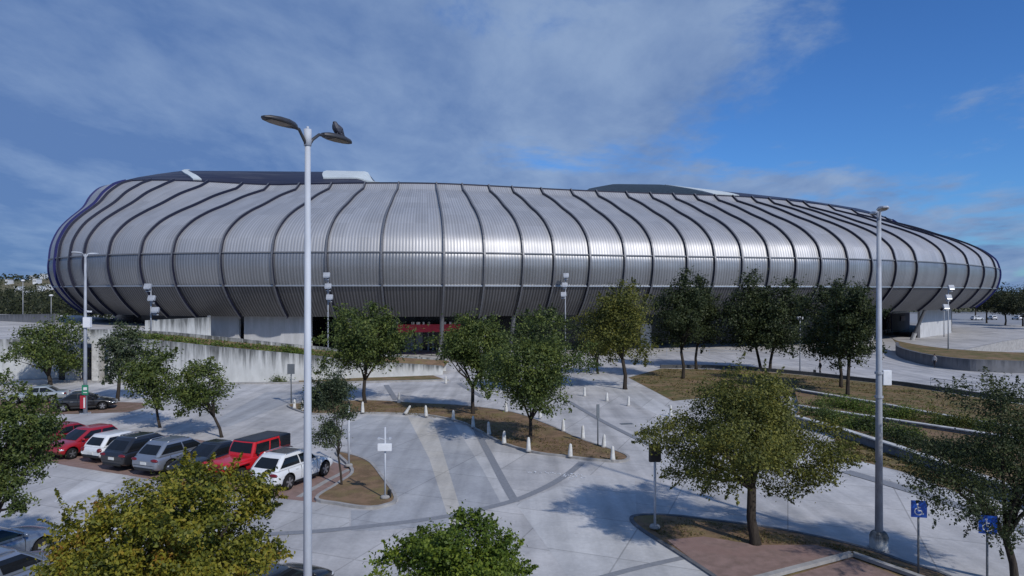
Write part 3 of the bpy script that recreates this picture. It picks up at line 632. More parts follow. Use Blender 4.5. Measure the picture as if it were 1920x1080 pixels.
for x0 in (722, 826, 900, 960, 1030, 1095, 1150, 1719, 1640, 1590, 655):
    i = near_idx(x0, 6.5); b = MB(); lo_, hi_ = sp(i, 7.5, 0), sp(i, 5.0, 6.4)
    b.tube([lo_, hi_], .32, 10, 1); b.tube([lo_, lo_.lerp(hi_, .22)], .42, 10, 0); b.build('column', ['coping', 'rib_front'], stadium, False, True)

# ------------------------------------------------------------------ left podium, ramp, walls
pod = thing('podium', 'pale raised concrete podium with dark doorways left of the stadium', 'podium', (-70, 90, 0))
b = MB(); b.prism([(-150, 74), (-56, 74), (-44.5, 76), (-40, 86), (-42, 95), (-95, 150), (-150, 170)], 0, 4.4, 0, 1); b.build('slab', ['wall', 'concrete'], pod, False, True)
b = MB(); b.wall([(-46.5, 73.6), (-42.8, 73.6)], .5, 4.0, 5.5); b.build('fascia', 'wall', pod, False, True)
b = MB()
for x0, x1 in ((110, 124), (141, 150), (156, 173)):
    a, c = V(x0, 690, 73.85), V(x1, 690, 73.85); b.box(((a.x+c.x)/2, 73.95, 1.75), (c.x-a.x, .2, 3.5))
b.build('doorway', 'darkglass', pod, False, True)
for x0, x1 in ((124, 141), (173.5, 186)):
    a, c = V(x0, 690, 73), V(x1, 690, 73); b = MB(); b.box(((a.x+c.x)/2, 73.4, 2.1), (c.x-a.x, 1.1, 4.2)); b.build('pier', 'coping', pod, False, True)
# ramp: front wall with sloping top, planter behind it, parapets
fw = GL([(205, 716), (285, 716), (400, 716.5), (525, 715), (575, 713), (700, 707), (830, 702)]); ft = [4.7, 4.5, 3.8, 3.1, 2.75, 1.75, 1.0]
b = MB(); b.wall(fw, .4, 0, ft); tag(b.build('retaining_wall', 'wall'), 'long stained white ramp wall with top sloping down to the right', 'wall')
b = MB(); cw = [p+Vector((0, 3.6, 0)) for p in fw]
rows = [[Vector((p.x, p.y+.2, t-.25)) for p, t in zip(fw, ft)], [Vector((p.x+.5, p.y-.25, t+.25)) for p, t in zip(cw, ft)]]
b.grid(rows); struct('ramp_bed', b, 'dirt')
b = MB(); b.wall(cw, .35, 0, [5.3, 5.1, 4.5, 3.7, 3.4, 2.3, 1.4]); tag(b.build('parapet_wall', 'wall'), 'upper ramp parapet behind the green planting strip', 'wall')
b = MB(); b.wall([V(272, 610, 79), V(392, 606, 82)], .4, 3, [6.25, 6.5]); b.wall([V(392, 606, 82), V(392, 606, 88)], .4, 3, [6.5, 6.5])
tag(b.build('parapet_wall', 'wall'), 'short white stained parapet at the top of the ramp by the floodlights', 'wall')
b = MB(); b.wall([(-120, 128), (-92, 122), (-74, 111)], .5, 4.0, [5.2, 5.5, 6.0]); tag(b.build('boundary_wall', 'wall_grey'), 'long grey boundary wall on the podium far left', 'wall')
# right: curved retaining wall with grass on top, terraces
wl = smooth_line(GL([(1682, 658), (1686, 668), (1712, 678), (1750, 687), (1800, 694), (1860, 698), (1990, 702)]), 5)
b = MB(); b.wall(wl, .45, 0, 1.45); tag(b.build('curved_wall', 'wall_grey'), 'curved grey retaining wall holding a grass bed at the far right', 'wall')
b = MB(); top = [Vector((p.x, p.y, 1.3)) for p in wl]; bk = [Vector((p.x+6+.12*i, p.y+13-.1*i, 1.5)) for i, p in enumerate(wl)]
b.grid([top, bk]); struct('grass_bed', b, 'drygrass')
b = MB(); b.wall([V(1690, 650, 100), V(1790, 648, 98), V(1880, 640, 110), V(1990, 628, 125)], .5, 0, [.9, 1.0, 1.6, 2.0]); tag(b.build('ramp_wall', 'kerb'), 'low pale ramp wall behind the grass bed near the stadium base', 'wall')
TER = [([(1490, 727), (1506, 731), (1647, 754), (1736, 771), (1847, 790), (1990, 812)], .55, 'uppermost pale topped terrace wall below the dry grass slope'),
       ([(1500, 759), (1519, 763), (1644, 781), (1807, 805), (1874, 815), (1990, 834)], .6, 'middle pale topped terrace wall between two strips of shrubs'),
       ([(1485, 777), (1500, 781), (1576, 802), (1685, 836), (1800, 876), (1990, 945)], .65, 'lowest pale topped terrace wall beside the grass verge')]
lines = []
for pts, h, lab in TER:
    L = GL(pts, h); lines.append(L); t = thing('terrace_wall', lab, 'wall', (L[0].x, L[0].y, 0))
    b = MB(); b.wall(L, .3, 0, h-.08); b.build('wall_face', 'wall_grey', t, False, True)
    b = MB(); b.wall(L, .42, h-.08, h); b.build('coping', 'coping', t, False, True)
for a, c, h in ((lines[0], lines[1], .3), (lines[1], lines[2], .32)):
    b = MB(); b.grid([[Vector((p.x, p.y, h)) for p in a], [Vector((p.x, p.y, h)) for p in c]]); struct('planting_bed', b, 'dirt')

# ------------------------------------------------------------------ foliage
def leaf_mesh(name, C, nb, size, m, rs, parent=None, upb=.5, aspect=.55):
    N = len(C); n = rs.normal(size=(N, 3)); n /= np.linalg.norm(n, axis=1)[:, None]
    n = n+nb*.6+np.array((0, 0, upb)); n /= np.linalg.norm(n, axis=1)[:, None]+1e-9
    t = rs.normal(size=(N, 3)); t -= (t*n).sum(1)[:, None]*n; t /= np.linalg.norm(t, axis=1)[:, None]+1e-9
    bt = np.cross(n, t); L = (size*rs.uniform(.65, 1.35, N))[:, None]; W = L*aspect
    fold = n*L*.12
    V4 = np.stack([C-t*L*.5, C+bt*W*.5+fold-t*L*.05, C+t*L*.5, C-bt*W*.5+fold-t*L*.05], 1).reshape(-1, 3)
    me = bpy.data.meshes.new(name); me.vertices.add(4*N); me.vertices.foreach_set('co', V4.astype(np.float32).ravel())
    me.loops.add(4*N); me.loops.foreach_set('vertex_index', np.arange(4*N, dtype=np.int32))
    me.polygons.add(N); me.polygons.foreach_set('loop_start', np.arange(0, 4*N, 4, dtype=np.int32))
    try: me.polygons.foreach_set('loop_total', np.full(N, 4, dtype=np.int32))
    except Exception: pass
    me.materials.append(m); me.update(calc_edges=True); me.validate()
    o = bpy.data.objects.new(name, me); COL.objects.link(o)
    if parent is not None: o.parent = parent
    return o
def unit(rs, n):
    u = rs.normal(size=(n, 3)); return u/np.linalg.norm(u, axis=1)[:, None]
def tree(label, base, crown, rad, kind, seed, ncl=90, npl=60, leaf=.2, r0=.13, fork=None, nlimb=7, name='tree', group='trees around the car park', bark='bark', trunks=None, squash=.75, cl=.24, gap=.0, twig=True, upb=.5, blobs=None):
    """base: world point; crown: centre relative to base; rad: half sizes"""
    rs = np.random.RandomState(seed); rg = random.Random(seed)
    t = thing(name, label, 'tree', base, 0, group)
    crown, rad = np.array(crown, float), np.array(rad, float)
    if blobs is None:
        blobs = [(crown, rad*np.array((.80, .80, .86)), 1.0)]
        for k_ in range(7):
            a_ = 2*math.pi*(k_+rg.uniform(-.3, .3))/6; zz_ = rg.uniform(-.55, .55) if k_ < 6 else .62
            hr = .58*math.sqrt(max(.1, 1-zz_*zz_*.8)) if k_ < 6 else .15; f_ = rg.uniform(.34, .52)
            blobs.append((crown+rad*np.array((math.cos(a_)*hr, math.sin(a_)*hr, zz_)), rad*np.array((f_, f_, f_*.9)), .30))
    cc, q = [], []
    wsum = sum(b_[2]*np.prod(b_[1])**(2/3) for b_ in blobs)
    for bc, br_, bw in blobs:
        n_ = max(5, int(ncl*bw*np.prod(br_)**(2/3)/wsum)); lobes = unit(rs, 10); amp = rs.uniform(-.32, .34, 10)
        d = unit(rs, n_); rr = rs.uniform(.10, 1, n_)**.40*(.88+(np.maximum(0, d @ lobes.T)**5 @ amp))
        u_ = d*rr[:, None]; u_[:, 2] = np.where(u_[:, 2] < 0, u_[:, 2]*squash, u_[:, 2]); q.append(u_); cc.append(np.array(bc)+u_*np.array(br_)*.93)
    cc, q = np.concatenate(cc), np.concatenate(q)
    m_ = len(cc); cr = cl*rad.mean()*rs.uniform(.5, 1.3, m_)
    cnt = np.maximum(8, (npl*(cr/cr.mean())**2)).astype(int)
    idx = np.repeat(np.arange(m_), cnt)
    off = rs.normal(size=(len(idx), 3))*np.array((.50, .50, .34))
    C = cc[idx]+off*cr[idx][:, None]
    far_ = np.argsort(-(((cc-crown)/rad)**2).sum(1))[:max(8, m_//4)]; sp_ = []; tips = []
    for k_ in far_[rs.permutation(len(far_))[:max(6, len(far_)*3//5)]]:
        dv = (cc[k_]-crown)/np.linalg.norm(cc[k_]-crown)+rs.normal(size=3)*.35+np.array((0, 0, .12)); dv /= np.linalg.norm(dv); ln = rad.mean()*rs.uniform(.10, .24); n_ = max(10, int(npl*.6))
        u_ = rs.uniform(0, 1, n_)**.8; sp_.append(cc[k_]+dv*(u_*ln)[:, None]+rs.normal(size=(n_, 3))*(cl*rad.mean()*.17*(1.15-u_))[:, None]); tips.append((cc[k_], cc[k_]+dv*ln))
    C = np.concatenate([C]+sp_)
    out = (C-crown)/rad; out /= np.linalg.norm(out, axis=1)[:, None]+1e-9
    leaf_mesh('crown', C, out, leaf, LEAF[kind], rs, t, upb)
    b = MB(); fz = fork if fork is not None else max(.5, crown[2]-rad[2]*.85)
    for bx, by in (trunks or [(0, 0)]):
        top = Vector((bx+(crown[0])*.35, by+crown[1]*.35, fz)); w = .05*fz
        path = [Vector((bx, by, -.05)), Vector((bx+top.x*.08, by, fz*.08)), Vector((lerp(bx, top.x, .35)+rg.uniform(-w, w), lerp(by, top.y, .35)+rg.uniform(-w, w), fz*.45)), top]
        b.tube(path, [r0*1.35, r0*1.05, r0*.9, r0*.82], 10)
        order = rs.permutation(m_)[:nlimb]
        for k in order:
            e = Vector(cc[k]); mid = top.lerp(e, .5)+Vector((rg.uniform(-.12, .12)*rad[0], rg.uniform(-.12, .12)*rad[1], rg.uniform(-.04, .12)*rad[2]))
            q1 = top.lerp(mid, .5)+Vector((0, 0, .05*rad[2]))
            b.tube([top-Vector((0, 0, r0*.4)), q1, mid, mid.lerp(e, .6)+Vector((0, 0, .03)), e], [r0*.55, r0*.42, r0*.3, r0*.18, r0*.06], 6)
            if twig:
                for e2 in sorted((Vector(c_) for c_ in cc), key=lambda c_: (c_-mid).length)[1:4]:
                    b.tube([mid, mid.lerp(e2, .55)+Vector((0, 0, .06)), e2], [r0*.2, r0*.12, r0*.04], 5)
    b.build('trunk', bark, t, True); return t
def ptree(label, bpx, bpy_, cx, cy, w, h, kind, seed, dd=None, zb=0.0, **k):
    """tree whose foot, crown centre and crown size are read off the photo"""
    base = G(bpx, bpy_, zb); d = base.y if dd is None else dd
    if dd is not None: base = Vector(((bpx-CX)/F*d, d, zb))
    c = V(cx, cy, d); rx, rz = w/2/F*d*1.17, h/2/F*d*1.12
    pb = k.pop('pblobs', None)
    if pb: k['blobs'] = [(np.array(V(x, y, d+dy)-base), np.array((bw/2, bw/2*.95, bh/2))/F*d, wt) for x, y, bw, bh, dy, wt in pb]
    return tree(label, base, c-base, (rx, rx*.95, rz), kind, seed, **k)

ptree('big spreading olive green tree on the red paved corner island', 1416, 1022, 1398, 812, 385, 260, 'olive', 1, ncl=460, npl=120, leaf=.10, r0=.19, nlimb=14, cl=.125, squash=.8, fork=2.2,
      pblobs=[(1400, 800, 310, 230, 0, 1), (1285, 820, 170, 140, .3, .8), (1510, 835, 200, 150, -.3, .8), (1405, 745, 230, 110, 0, .8), (1240, 795, 75, 70, .4, .5), (1335, 885, 150, 90, -1, .8), (1275, 880, 90, 60, 0, .5), (1470, 898, 140, 80, .2, .7), (1570, 850, 80, 70, 0, .5), (1400, 840, 220, 120, -2.2, .6), (1420, 800, 220, 140, 2, .5)])
ptree('dark sparse tree at the right edge beside the blue signs', 1905, 1100, 1850, 850, 370, 310, 'dark', 2, ncl=360, npl=75, leaf=.088, r0=.13, nlimb=16, cl=.13, fork=1.6, squash=.9,
      pblobs=[(1880, 880, 250, 190, 0, 1), (1750, 860, 140, 90, .3, .7), (1840, 740, 150, 110, .2, .45), (1900, 770, 130, 150, -.4, .6), (1790, 930, 150, 80, -.6, .6), (1720, 900, 80, 60, .4, .4), (1890, 980, 150, 70, -.6, .5), (1960, 850, 200, 260, 0, .8)])
ptree('large yellow green tree turning autumnal in front of the parked cars', 312, 1300, 312, 1010, 435, 330, 'yellow', 3, dd=16.5, ncl=440, npl=105, leaf=.10, r0=.14, nlimb=12, cl=.095, squash=.9,
      pblobs=[(300, 1030, 360, 230, 0, 1), (345, 893, 105, 95, .5, .9), (455, 940, 140, 120, .2, .9), (250, 945, 150, 100, -.3, .8), (165, 985, 130, 110, .2, .8), (130, 1060, 110, 90, -.4, .6), (480, 1040, 110, 110, .2, .8), (330, 960, 190, 110, -1.0, .8), (400, 1070, 200, 120, -1.2, .8), (220, 1080, 200, 110, -1.0, .8), (410, 900, 90, 70, .8, .6)])
ptree('fresh green bushy treetop at the bottom centre below the road', 850, 1300, 853, 1065, 290, 200, 'bright', 4, dd=15, ncl=260, npl=80, leaf=.085, r0=.11, nlimb=9, cl=.14, upb=.3,
      pblobs=[(850, 1075, 230, 130, 0, 1), (868, 985, 75, 60, .2, .7), (790, 1020, 110, 70, .2, .7), (930, 1020, 110, 80, -.2, .7), (740, 1060, 80, 60, 0, .5), (975, 1060, 70, 60, 0, .5), (830, 1020, 120, 80, -.6, .7), (900, 1070, 120, 80, -.8, .7)])
ptree('dense olive tree cut by the left edge above the near cars', -25, 1130, 8, 848, 175, 265, 'mid', 5, dd=21.5, ncl=300, npl=60, leaf=.10, r0=.12, cl=.14, nlimb=10)
ptree('yellowish round tree by the silver car at far left', 94, 722, 88, 650, 135, 115, 'mid', 6, ncl=110, npl=70, leaf=.26, r0=.22, cl=.22)
ptree('grey green slim tree between the podium doorways and ramp wall', 220, 752, 232, 665, 92, 125, 'grey', 7, ncl=90, npl=60, leaf=.22, r0=.16, cl=.24, fork=2.4)
ptree('green tree with thin trunk behind the parked row, left of the leaning tree', 300, 802, 282, 710, 122, 122, 'mid', 8, ncl=110, npl=65, leaf=.18, r0=.10, cl=.23)
ptree('leaning green tree with a thin slanting trunk behind the parked row', 416, 820, 376, 729, 106, 112, 'mid', 9, ncl=100, npl=65, leaf=.17, r0=.10, cl=.23)
ptree('slim dark young tree on the brown island behind the white car', 641, 912, 622, 760, 92, 165, 'grey', 10, ncl=170, npl=70, leaf=.11, r0=.055, cl=.20, squash=1, fork=1.5,
      pblobs=[(622, 738, 100, 92, 1.0, 1), (590, 752, 50, 50, 1.0, .5), (612, 815, 58, 76, 0, .7), (650, 770, 50, 50, .5, .5)])
ptree('broad green tree at the left end of the long bollard island', 684, 757, 683, 645, 176, 146, 'mid', 11, ncl=190, npl=80, leaf=.22, r0=.17, cl=.21, fork=2.0)
ptree('dark green tree standing mid island behind the bollards', 887, 778, 886, 655, 138, 158, 'mid', 12, ncl=190, npl=80, leaf=.2, r0=.16, cl=.21, fork=2.1)
ptree('full rounded green tree on the island among white bollards', 993, 832, 998, 690, 194, 192, 'mid', 13, ncl=250, npl=85, leaf=.16, r0=.13, cl=.19, fork=1.5)
ptree('dark tree rising behind the full rounded island tree', 1035, 735, 1018, 632, 125, 120, 'dark', 14, ncl=120, npl=65, leaf=.24, r0=.14, cl=.22)
ptree('tall green tree with straight trunk on the pale path', 1172, 730, 1158, 612, 140, 170, 'olive', 15, squash=1.0, ncl=229, npl=75, leaf=.22, r0=.2, cl=.2, fork=3.0)
ptree('small dark trunked tree half hidden behind the tall path tree', 1121, 701, 1118, 640, 80, 95, 'dark', 16, ncl=70, npl=55, leaf=.28, r0=.15, cl=.26)
ptree('narrow dark tree left of the plaza pair', 1281, 710, 1270, 592, 95, 150, 'dark', 17, squash=1.0, ncl=148, npl=75, leaf=.25, r0=.18, cl=.23, fork=3)
ptree('narrow dark tree right of the plaza pair, leaning outward', 1305, 692, 1312, 588, 92, 140, 'dark', 18, squash=1.0, ncl=135, npl=75, leaf=.27, r0=.17, cl=.23, fork=3)
ptree('dark spiky tree with forked trunk before the stadium, left of the plaza lamp', 1427, 694, 1400, 592, 130, 165, 'dark', 19, squash=1.0, ncl=162, npl=75, leaf=.28, r0=.18, cl=.22, fork=2.8)
ptree('dark spiky tree beside the plaza lamp post', 1443, 697, 1462, 598, 130, 162, 'dark', 20, squash=1.0, ncl=162, npl=75, leaf=.28, r0=.18, cl=.22, fork=2.8)
ptree('tall dark tree behind on the dry slope above the terraces', 1577, 726, 1565, 605, 118, 165, 'dark', 21, squash=1.0, ncl=189, npl=75, leaf=.24, r0=.17, cl=.21, fork=3)
ptree('tall brownish dark tree in front on the dry slope', 1589, 741, 1598, 612, 105, 170, 'dark', 22, squash=1.0, ncl=189, npl=75, leaf=.22, r0=.17, cl=.21, fork=3)
# scattered trees far right behind the car park, woodland left
for k, (px, py, w, h, s) in enumerate(((1850, 606, 60, 46, 31), (1885, 610, 55, 44, 32), (1918, 612, 70, 50, 33), (1955, 618, 70, 55, 34), (1830, 600, 40, 34, 35))):
    lab = ['first low tree beside the stadium flank in the far car park', 'mid tree of the far car park row', 'broad tree of the far car park row at the frame edge', 'large car park tree beyond the frame edge', 'smallest tree tucked beside the stadium bulge'][k]
    ptree(lab, px, py, px, py-26-h*.3, w, h, 'wood', s, ncl=60, npl=45, leaf=.5, r0=.25, cl=.28, twig=False, nlimb=4, group='trees of the far car park')
def mass(name, boxes, n, leaf, kind, seed, label, cat):
    rs = np.random.RandomState(seed); C = []
    for (x0, x1, y0, y1, z0, z1) in boxes:
        k = rs.uniform(size=(n, 3)); p = np.c_[lerp(x0, x1, k[:, 0]), lerp(y0, y1, k[:, 1]), k[:, 2]]
        hh = np.array([mnoise.noise(Vector((a*.09, c*.09, seed)))*.5+.62 for a, c in p[:, :2]])
        p[:, 2] = z0+(z1-z0)*hh*np.sqrt(p[:, 2]); C.append(p)
    C = np.concatenate(C); o = leaf_mesh(name, C, np.zeros_like(C), leaf, LEAF[kind], rs); return tag(o, label, cat, kind='stuff')
mass('woodland', [(-190, -108, 195, 235, 0, 12), (-330, -150, 260, 330, 0, 14), (-420, -220, 420, 520, 0, 18)], 9000, 1.1, 'wood', 51, 'dark woodland beyond the podium on the far left', 'woodland')
mass('woodland', [(150, 290, 300, 350, 0, 13), (240, 460, 400, 480, 0, 17), (400, 700, 640, 700, 0, 21)], 8000, 1.3, 'wood', 52, 'dark belt of woodland beyond the far right car park', 'woodland')
def shrub(label, base, rx, rz, kind, seed, n=900, leaf=.11, group='shrubs on the terraces'):
    rs = np.random.RandomState(seed); k = max(6, n//70); d = unit(rs, k); d[:, 2] = np.abs(d[:, 2]); c = d*rs.uniform(.3, .85, k)[:, None]*np.array((rx, rx*.7, rz))
    idx = rs.randint(0, k, n); C = c[idx]+rs.normal(size=(n, 3))*np.array((.2, .2, .14))*np.array((rx, rx, rz)).mean(); C[:, 2] = np.maximum(C[:, 2], .02)
    o = leaf_mesh('shrub', C, np.zeros_like(C), leaf, LEAF['shrub' if kind == 'bright' else kind], rs, None, .9); o.location = base; return tag(o, label, 'shrub', group)
SH = [(1555, 752, 'bright'), (1590, 758, 'bright'), (1625, 764, 'bright'), (1540, 772, 'mid'), (1670, 772, 'mid'), (1700, 776, 'bright'), (1745, 782, 'olive'), (1780, 788, 'mid'), (1815, 792, 'olive'), (1860, 800, 'mid'),
      (1560, 782, 'mid'), (1600, 790, 'bright'), (1618, 796, 'bright'), (1665, 808, 'mid'), (1705, 814, 'bright'), (1740, 830, 'dark'), (1780, 845, 'dark'), (1825, 850, 'dark'), (1870, 870, 'mid'), (1690, 822, 'dark'), (1640, 800, 'dark')]
for k, (px, py, kd) in enumerate(SH):
    s = random.Random(k); row = 'upper' if k < 10 else 'lower'
    adj = {'bright': 'light green', 'mid': 'mid green', 'dark': 'dark green', 'olive': 'brownish green'}[kd]
    before = sum(1 for j in range(k+1) if SH[j][2] == kd and (j < 10) == (k < 10))
    lab = '%s low shrub in the %s terrace bed, %s of its colour from the left' % (adj, row, ['first', 'second', 'third', 'fourth', 'fifth', 'sixth'][before-1])
    shrub(lab, G(px, py+8, .3), s.uniform(1.3, 2.0), s.uniform(.7, 1.15), kd, 100+k, 1500, .13)
def tufts(name, polys, n, size, kind, seed, label):
    rs = np.random.RandomState(seed); C = []
    for poly, z in polys:
        q = [(p.x, p.y) for p in GL(poly, z)]; xs, ys = [p[0] for p in q], [p[1] for p in q]; got = 0
        for _ in range(n*20):
            if got >= n: break
            x, y = rs.uniform(min(xs), max(xs)), rs.uniform(min(ys), max(ys)); ins = False
            for i in range(len(q)):
                (x1, y1), (x2, y2) = q[i-1], q[i]
                if (y1 > y) != (y2 > y) and x < (x2-x1)*(y-y1)/(y2-y1)+x1: ins = not ins
            if ins and mnoise.noise(Vector((x*.45, y*.45, seed)))+mnoise.noise(Vector((x*1.7, y*1.7, seed)))*.6 > rs.uniform(-.35, .55): C.append((x, y, z+size*.15)); got += 1
    C = np.array(C); return tag(leaf_mesh(name, C, np.zeros_like(C), size, LEAF[kind], rs, None, 1.1, .35), label, 'grass', kind='stuff')
LEAF['dry'] = leaf_mat('dry_blades', [(0, (.095, .095, .032)), (.5, (.19, .155, .06)), (1, (.26, .19, .095))])
tufts('grass', [([(1185, 709), (1242, 692), (1400, 696), (1530, 708), (1700, 728), (1850, 752), (1990, 775), (1990, 800), (1740, 768), (1500, 726), (1330, 740), (1262, 750)], .02), ([(1565, 815), (1690, 854), (1800, 892), (1800, 922), (1690, 882), (1578, 852)], .02)], 4500, .22, 'dry', 81, 'dry sparse grass on the slope beside the terraces')
tufts('grass', [([(1190, 974), (1262, 970), (1415, 990), (1610, 1029), (1740, 1078), (1600, 1040), (1530, 1020), (1420, 1020), (1320, 1004), (1250, 1010)], .05)], 1500, .10, 'dry', 82, 'thin dry grass along the edge of the red paved corner island')
tufts('grass', [([(560, 762), (690, 755), (870, 765), (1030, 801), (1150, 848), (1165, 864), (1060, 855), (940, 829), (860, 789), (740, 775), (590, 776)], .1)], 3500, .13, 'dry', 83, 'dry grass scattered over the long bollard island')
# planting strip on the ramp: nobody could count it
rs = np.random.RandomState(71); C = []
for a in range(len(fw)-2):
    for _ in range(2600):
        t, u = rs.rand(), rs.rand(); p = fw[a].lerp(fw[a+1], t); z = lerp(ft[a], ft[a+1], t)-.2
        nz = .5+.5*mnoise.noise(Vector((p.x*.5, u*3, 4)))
        C.append((p.x+u*.4, p.y+.3+u*3.0, z+rs.rand()**1.5*1.0*nz))
C = np.array(C); tag(leaf_mesh('ground_cover', C, np.zeros_like(C), .2, LEAF['shrub'], rs, None, .8), 'green ground cover planting along the top of the ramp wall', 'ground cover', kind='stuff')
shrub('clipped low hedge at the foot of the ramp wall near the small sign', G(530, 714), 2.0, .8, 'mid', 150, 1400, .16, 'hedges by the ramp')
shrub('tall rounded hedge in front of the podium at the far left edge', G(22, 703), 3.4, 3.3, 'mid', 151, 5000, .22, 'hedges by the ramp')
shrub('lower hedge beside the tall rounded hedge before the podium', G(60, 706), 2.2, 2.2, 'dark', 152, 3000, .2, 'hedges by the ramp')

# ------------------------------------------------------------------ distant hill and houses
b = MB(); rows = []
for j in range(9):
    r = []
    for i in range(40):
        x = -900+i*26; y = 560+j*60; hgt = 26*math.exp(-((j-4)/2.6)**2)*(.75+.35*math.sin(x*.011+1)+.15*math.sin(x*.037))*sstep(140, -250, x)
        r.append(Vector((x, y, -.5+hgt)))
    rows.append(r)
b.grid(rows); struct('hills', b, 'land', smooth=True)
rs = np.random.RandomState(77); C = []
for _ in range(9000):
    x, y = rs.uniform(-800, -120), rs.uniform(600, 860); j = (y-560)/60
    hgt = 26*math.exp(-((j-4)/2.6)**2)*(.75+.35*math.sin(x*.011+1)+.15*math.sin(x*.037))*(1-sstep(-250, 140, x))
    if mnoise.noise(Vector((x*.02, y*.02, 1))) > -.15: C.append((x, y, -.5+hgt+rs.rand()*6))
C = np.array(C); tag(leaf_mesh('hillside_trees', C, np.zeros_like(C), 3.0, LEAF['wood'], rs), 'scattered dark trees over the distant hillside', 'woodland', kind='stuff')
def hill_z(x, y):
    return -.5+26*math.exp(-(((y-560)/60-4)/2.6)**2)*(.75+.35*math.sin(x*.011+1)+.15*math.sin(x*.037))*(1-sstep(-250, 140, x))
HS = [(36, 10, 640, 'white flat roofed house left on the distant hill'), (54, 13, 620, 'wide pale house low on the distant hill above the trees'), (70, 9, 690, 'small white house in the middle of the distant hill'), (84, 12, 740, 'white house high on the distant hill crest'), (95, 8, 660, 'white house nearest the stadium edge on the hill'), (78, 8, 650, 'low white house under the crest house on the hill'), (18, 8, 700, 'tiny pale house at the left end of the hill'), (62, 7, 770, 'narrow white house on top of the hill ridge')]
for px, w, d, lab in HS:
    x = (px-CX)/F*d; z0 = hill_z(x, d); hw = w*.8/F*d; t = thing('house', lab, 'house', (x, d, z0-1), 0, 'white houses on the far hill')
    hh = 5.5; b = MB(); b.box((0, 0, hh/2), (hw, 8, hh)); b.build('wall', 'white_paint', t)
    b = MB(); b.box((0, 0, hh+.2), (hw+.8, 8.8, .4)); b.build('roof', 'coping', t)
    b = MB()
    for q in (-.28, .05, .3): b.box((q*hw, -4.02, hh*.6), (hw*.13, .1, 1.4))
    b.build('window', 'darkglass', t)

# ------------------------------------------------------------------ lamp posts
def pole(t, h, r0, r1, m='galv', foot=True):
    b = MB(); b.tube([(0, 0, 0), (0, 0, h*.5), (0, 0, h)], [r0, lerp(r0, r1, .5), r1], 14); b.build('pole', m, t, True)
    if foot:
        b = MB(); b.box((0, 0, .03), (r0*4, r0*4, .05))
        for a in range(4): b.tube([(r0*1.6*(1 if a % 2 else -1), r0*1.6*(1 if a > 1 else -1), .05), (r0*1.6*(1 if a % 2 else -1), r0*1.6*(1 if a > 1 else -1), .12)], .02, 6)
        b.build('base_plate', 'galv_old', t)
def lamp_head(t, ang, z, reach=.35, L=1.0, W=.36, tilt=.12, bodym='lampbody'):
    """flat shoe-shaped lantern on a short curved arm"""
    d = Vector((math.cos(ang), math.sin(ang), 0)); s = Vector((-d.y, d.x, 0))
    b = MB(); b.tube([(0, 0, z-.25), d*.14+Vector((0, 0, z-.05)), d*reach*.75+Vector((0, 0, z+.1)), d*(reach+.1)+Vector((0, 0, z+.12))], .035, 8); b.build('arm', bodym, t, True)
    prof_ = [(0, .30, .05), (.12, .62, .07), (.35, .95, .08), (.62, 1, .07), (.88, .72, .045), (1, .28, .02)]
    b = MB(); lens = MB(); rows = []
    for u, wv, th in prof_:
        c = d*(reach+u*L)+Vector((0, 0, z+.12+tilt*u*L)); w = s*W/2*wv
        rows.append([c-w, c-w*.75+Vector((0, 0, th)), c+w*.75+Vector((0, 0, th)), c+w, c+w*.9-Vector((0, 0, .025)), c-w*.9-Vector((0, 0, .025))])
    b.grid(rows, closed=True); b.add(rows[0], [tuple(range(6))]); b.add(rows[-1], [tuple(range(6))]); hd = b.build('lamp_head', bodym, t, True)
    lr = []
    for u, wv in ((.28, .66), (.55, .72), (.85, .5)):
        c = d*(reach+u*L)+Vector((0, 0, z+.12+tilt*u*L-.034)); w = s*W/2*wv; lr.append([c-w, c+w])
    lens.grid(lr); lens.build('lens', 'lens', hd); return hd
p0 = Vector((-4.49, 15.0, 0))
t = thing('street_lamp', 'tall white double headed street lamp with a pigeon, nearest the camera', 'street lamp', p0, 0, 'street lamps')
pole(t, 13.0, .105, .06)
b = MB(); b.tube([(0, 0, 12.72), (0, 0, 13.08)], .085, 12); b.tube([(0, 0, 13.08), (0, 0, 13.14)], .03, 8); b.build('collar', 'galv', t, True)
ax = math.atan2(2.0, 1.15)
lamp_head(t, ax+math.pi, 12.93, .33, .88, .42, .05); lamp_head(t, ax, 12.93, .45, .88, .42, -.02)
def mast(label, base, h, r0, r1, rz=0.0, heads=True, m='galv_old', L=.9, foot=True, group='street lamps'):
    t = thing('street_lamp', label, 'street lamp', base, rz, group); pole(t, h, r0, r1, m, foot)
    if heads: lamp_head(t, R(75), h-.1, .3, L, .4, .06, 'galv'); lamp_head(t, R(75)+math.pi, h-.1, .3, L, .4, .06, 'galv')
    return t
t = mast('tall galvanised lamp post on a concrete footing beside the blue signs', G(1648, 1030), 12.45, .145, .075, R(-4))
b = MB(); b.lathe([(.30, 0), (.32, .1), (.32, .5), (.27, .62), (.2, .68)], n=14); b.build('footing', 'wall', t, True)
bt = MB(); bt.box((.26, 0, 6.35), (.3, .22, .55)); bt.box((.16, 0, 6.52), (.3, .05, .05)); bt.build('junction_box', 'white_paint', t, bevel=.02)
b = MB(); b.tube([(0, 0, 6.48), (0, 0, 6.56)], .15, 12); b.tube([(0, 0, 5.6), (0, 0, 5.68)], .15, 12); b.build('strap', 'galv_old', t)
t = mast('tall thin lamp post by the dark parked car at far left', G(160, 776), 12.5, .15, .08)
b = MB(); b.box((.22, -.1, 7.15), (.55, .3, .8)); b.build('junction_box', 'white_paint', t, bevel=.02)
b = MB(); b.tube([(0, 0, 8.05), (.3, -.1, 8.05)], .03, 6); b.box((.4, -.14, 8.0), (.35, .14, .12), -.3); b.build('security_camera', 'white_paint', t)
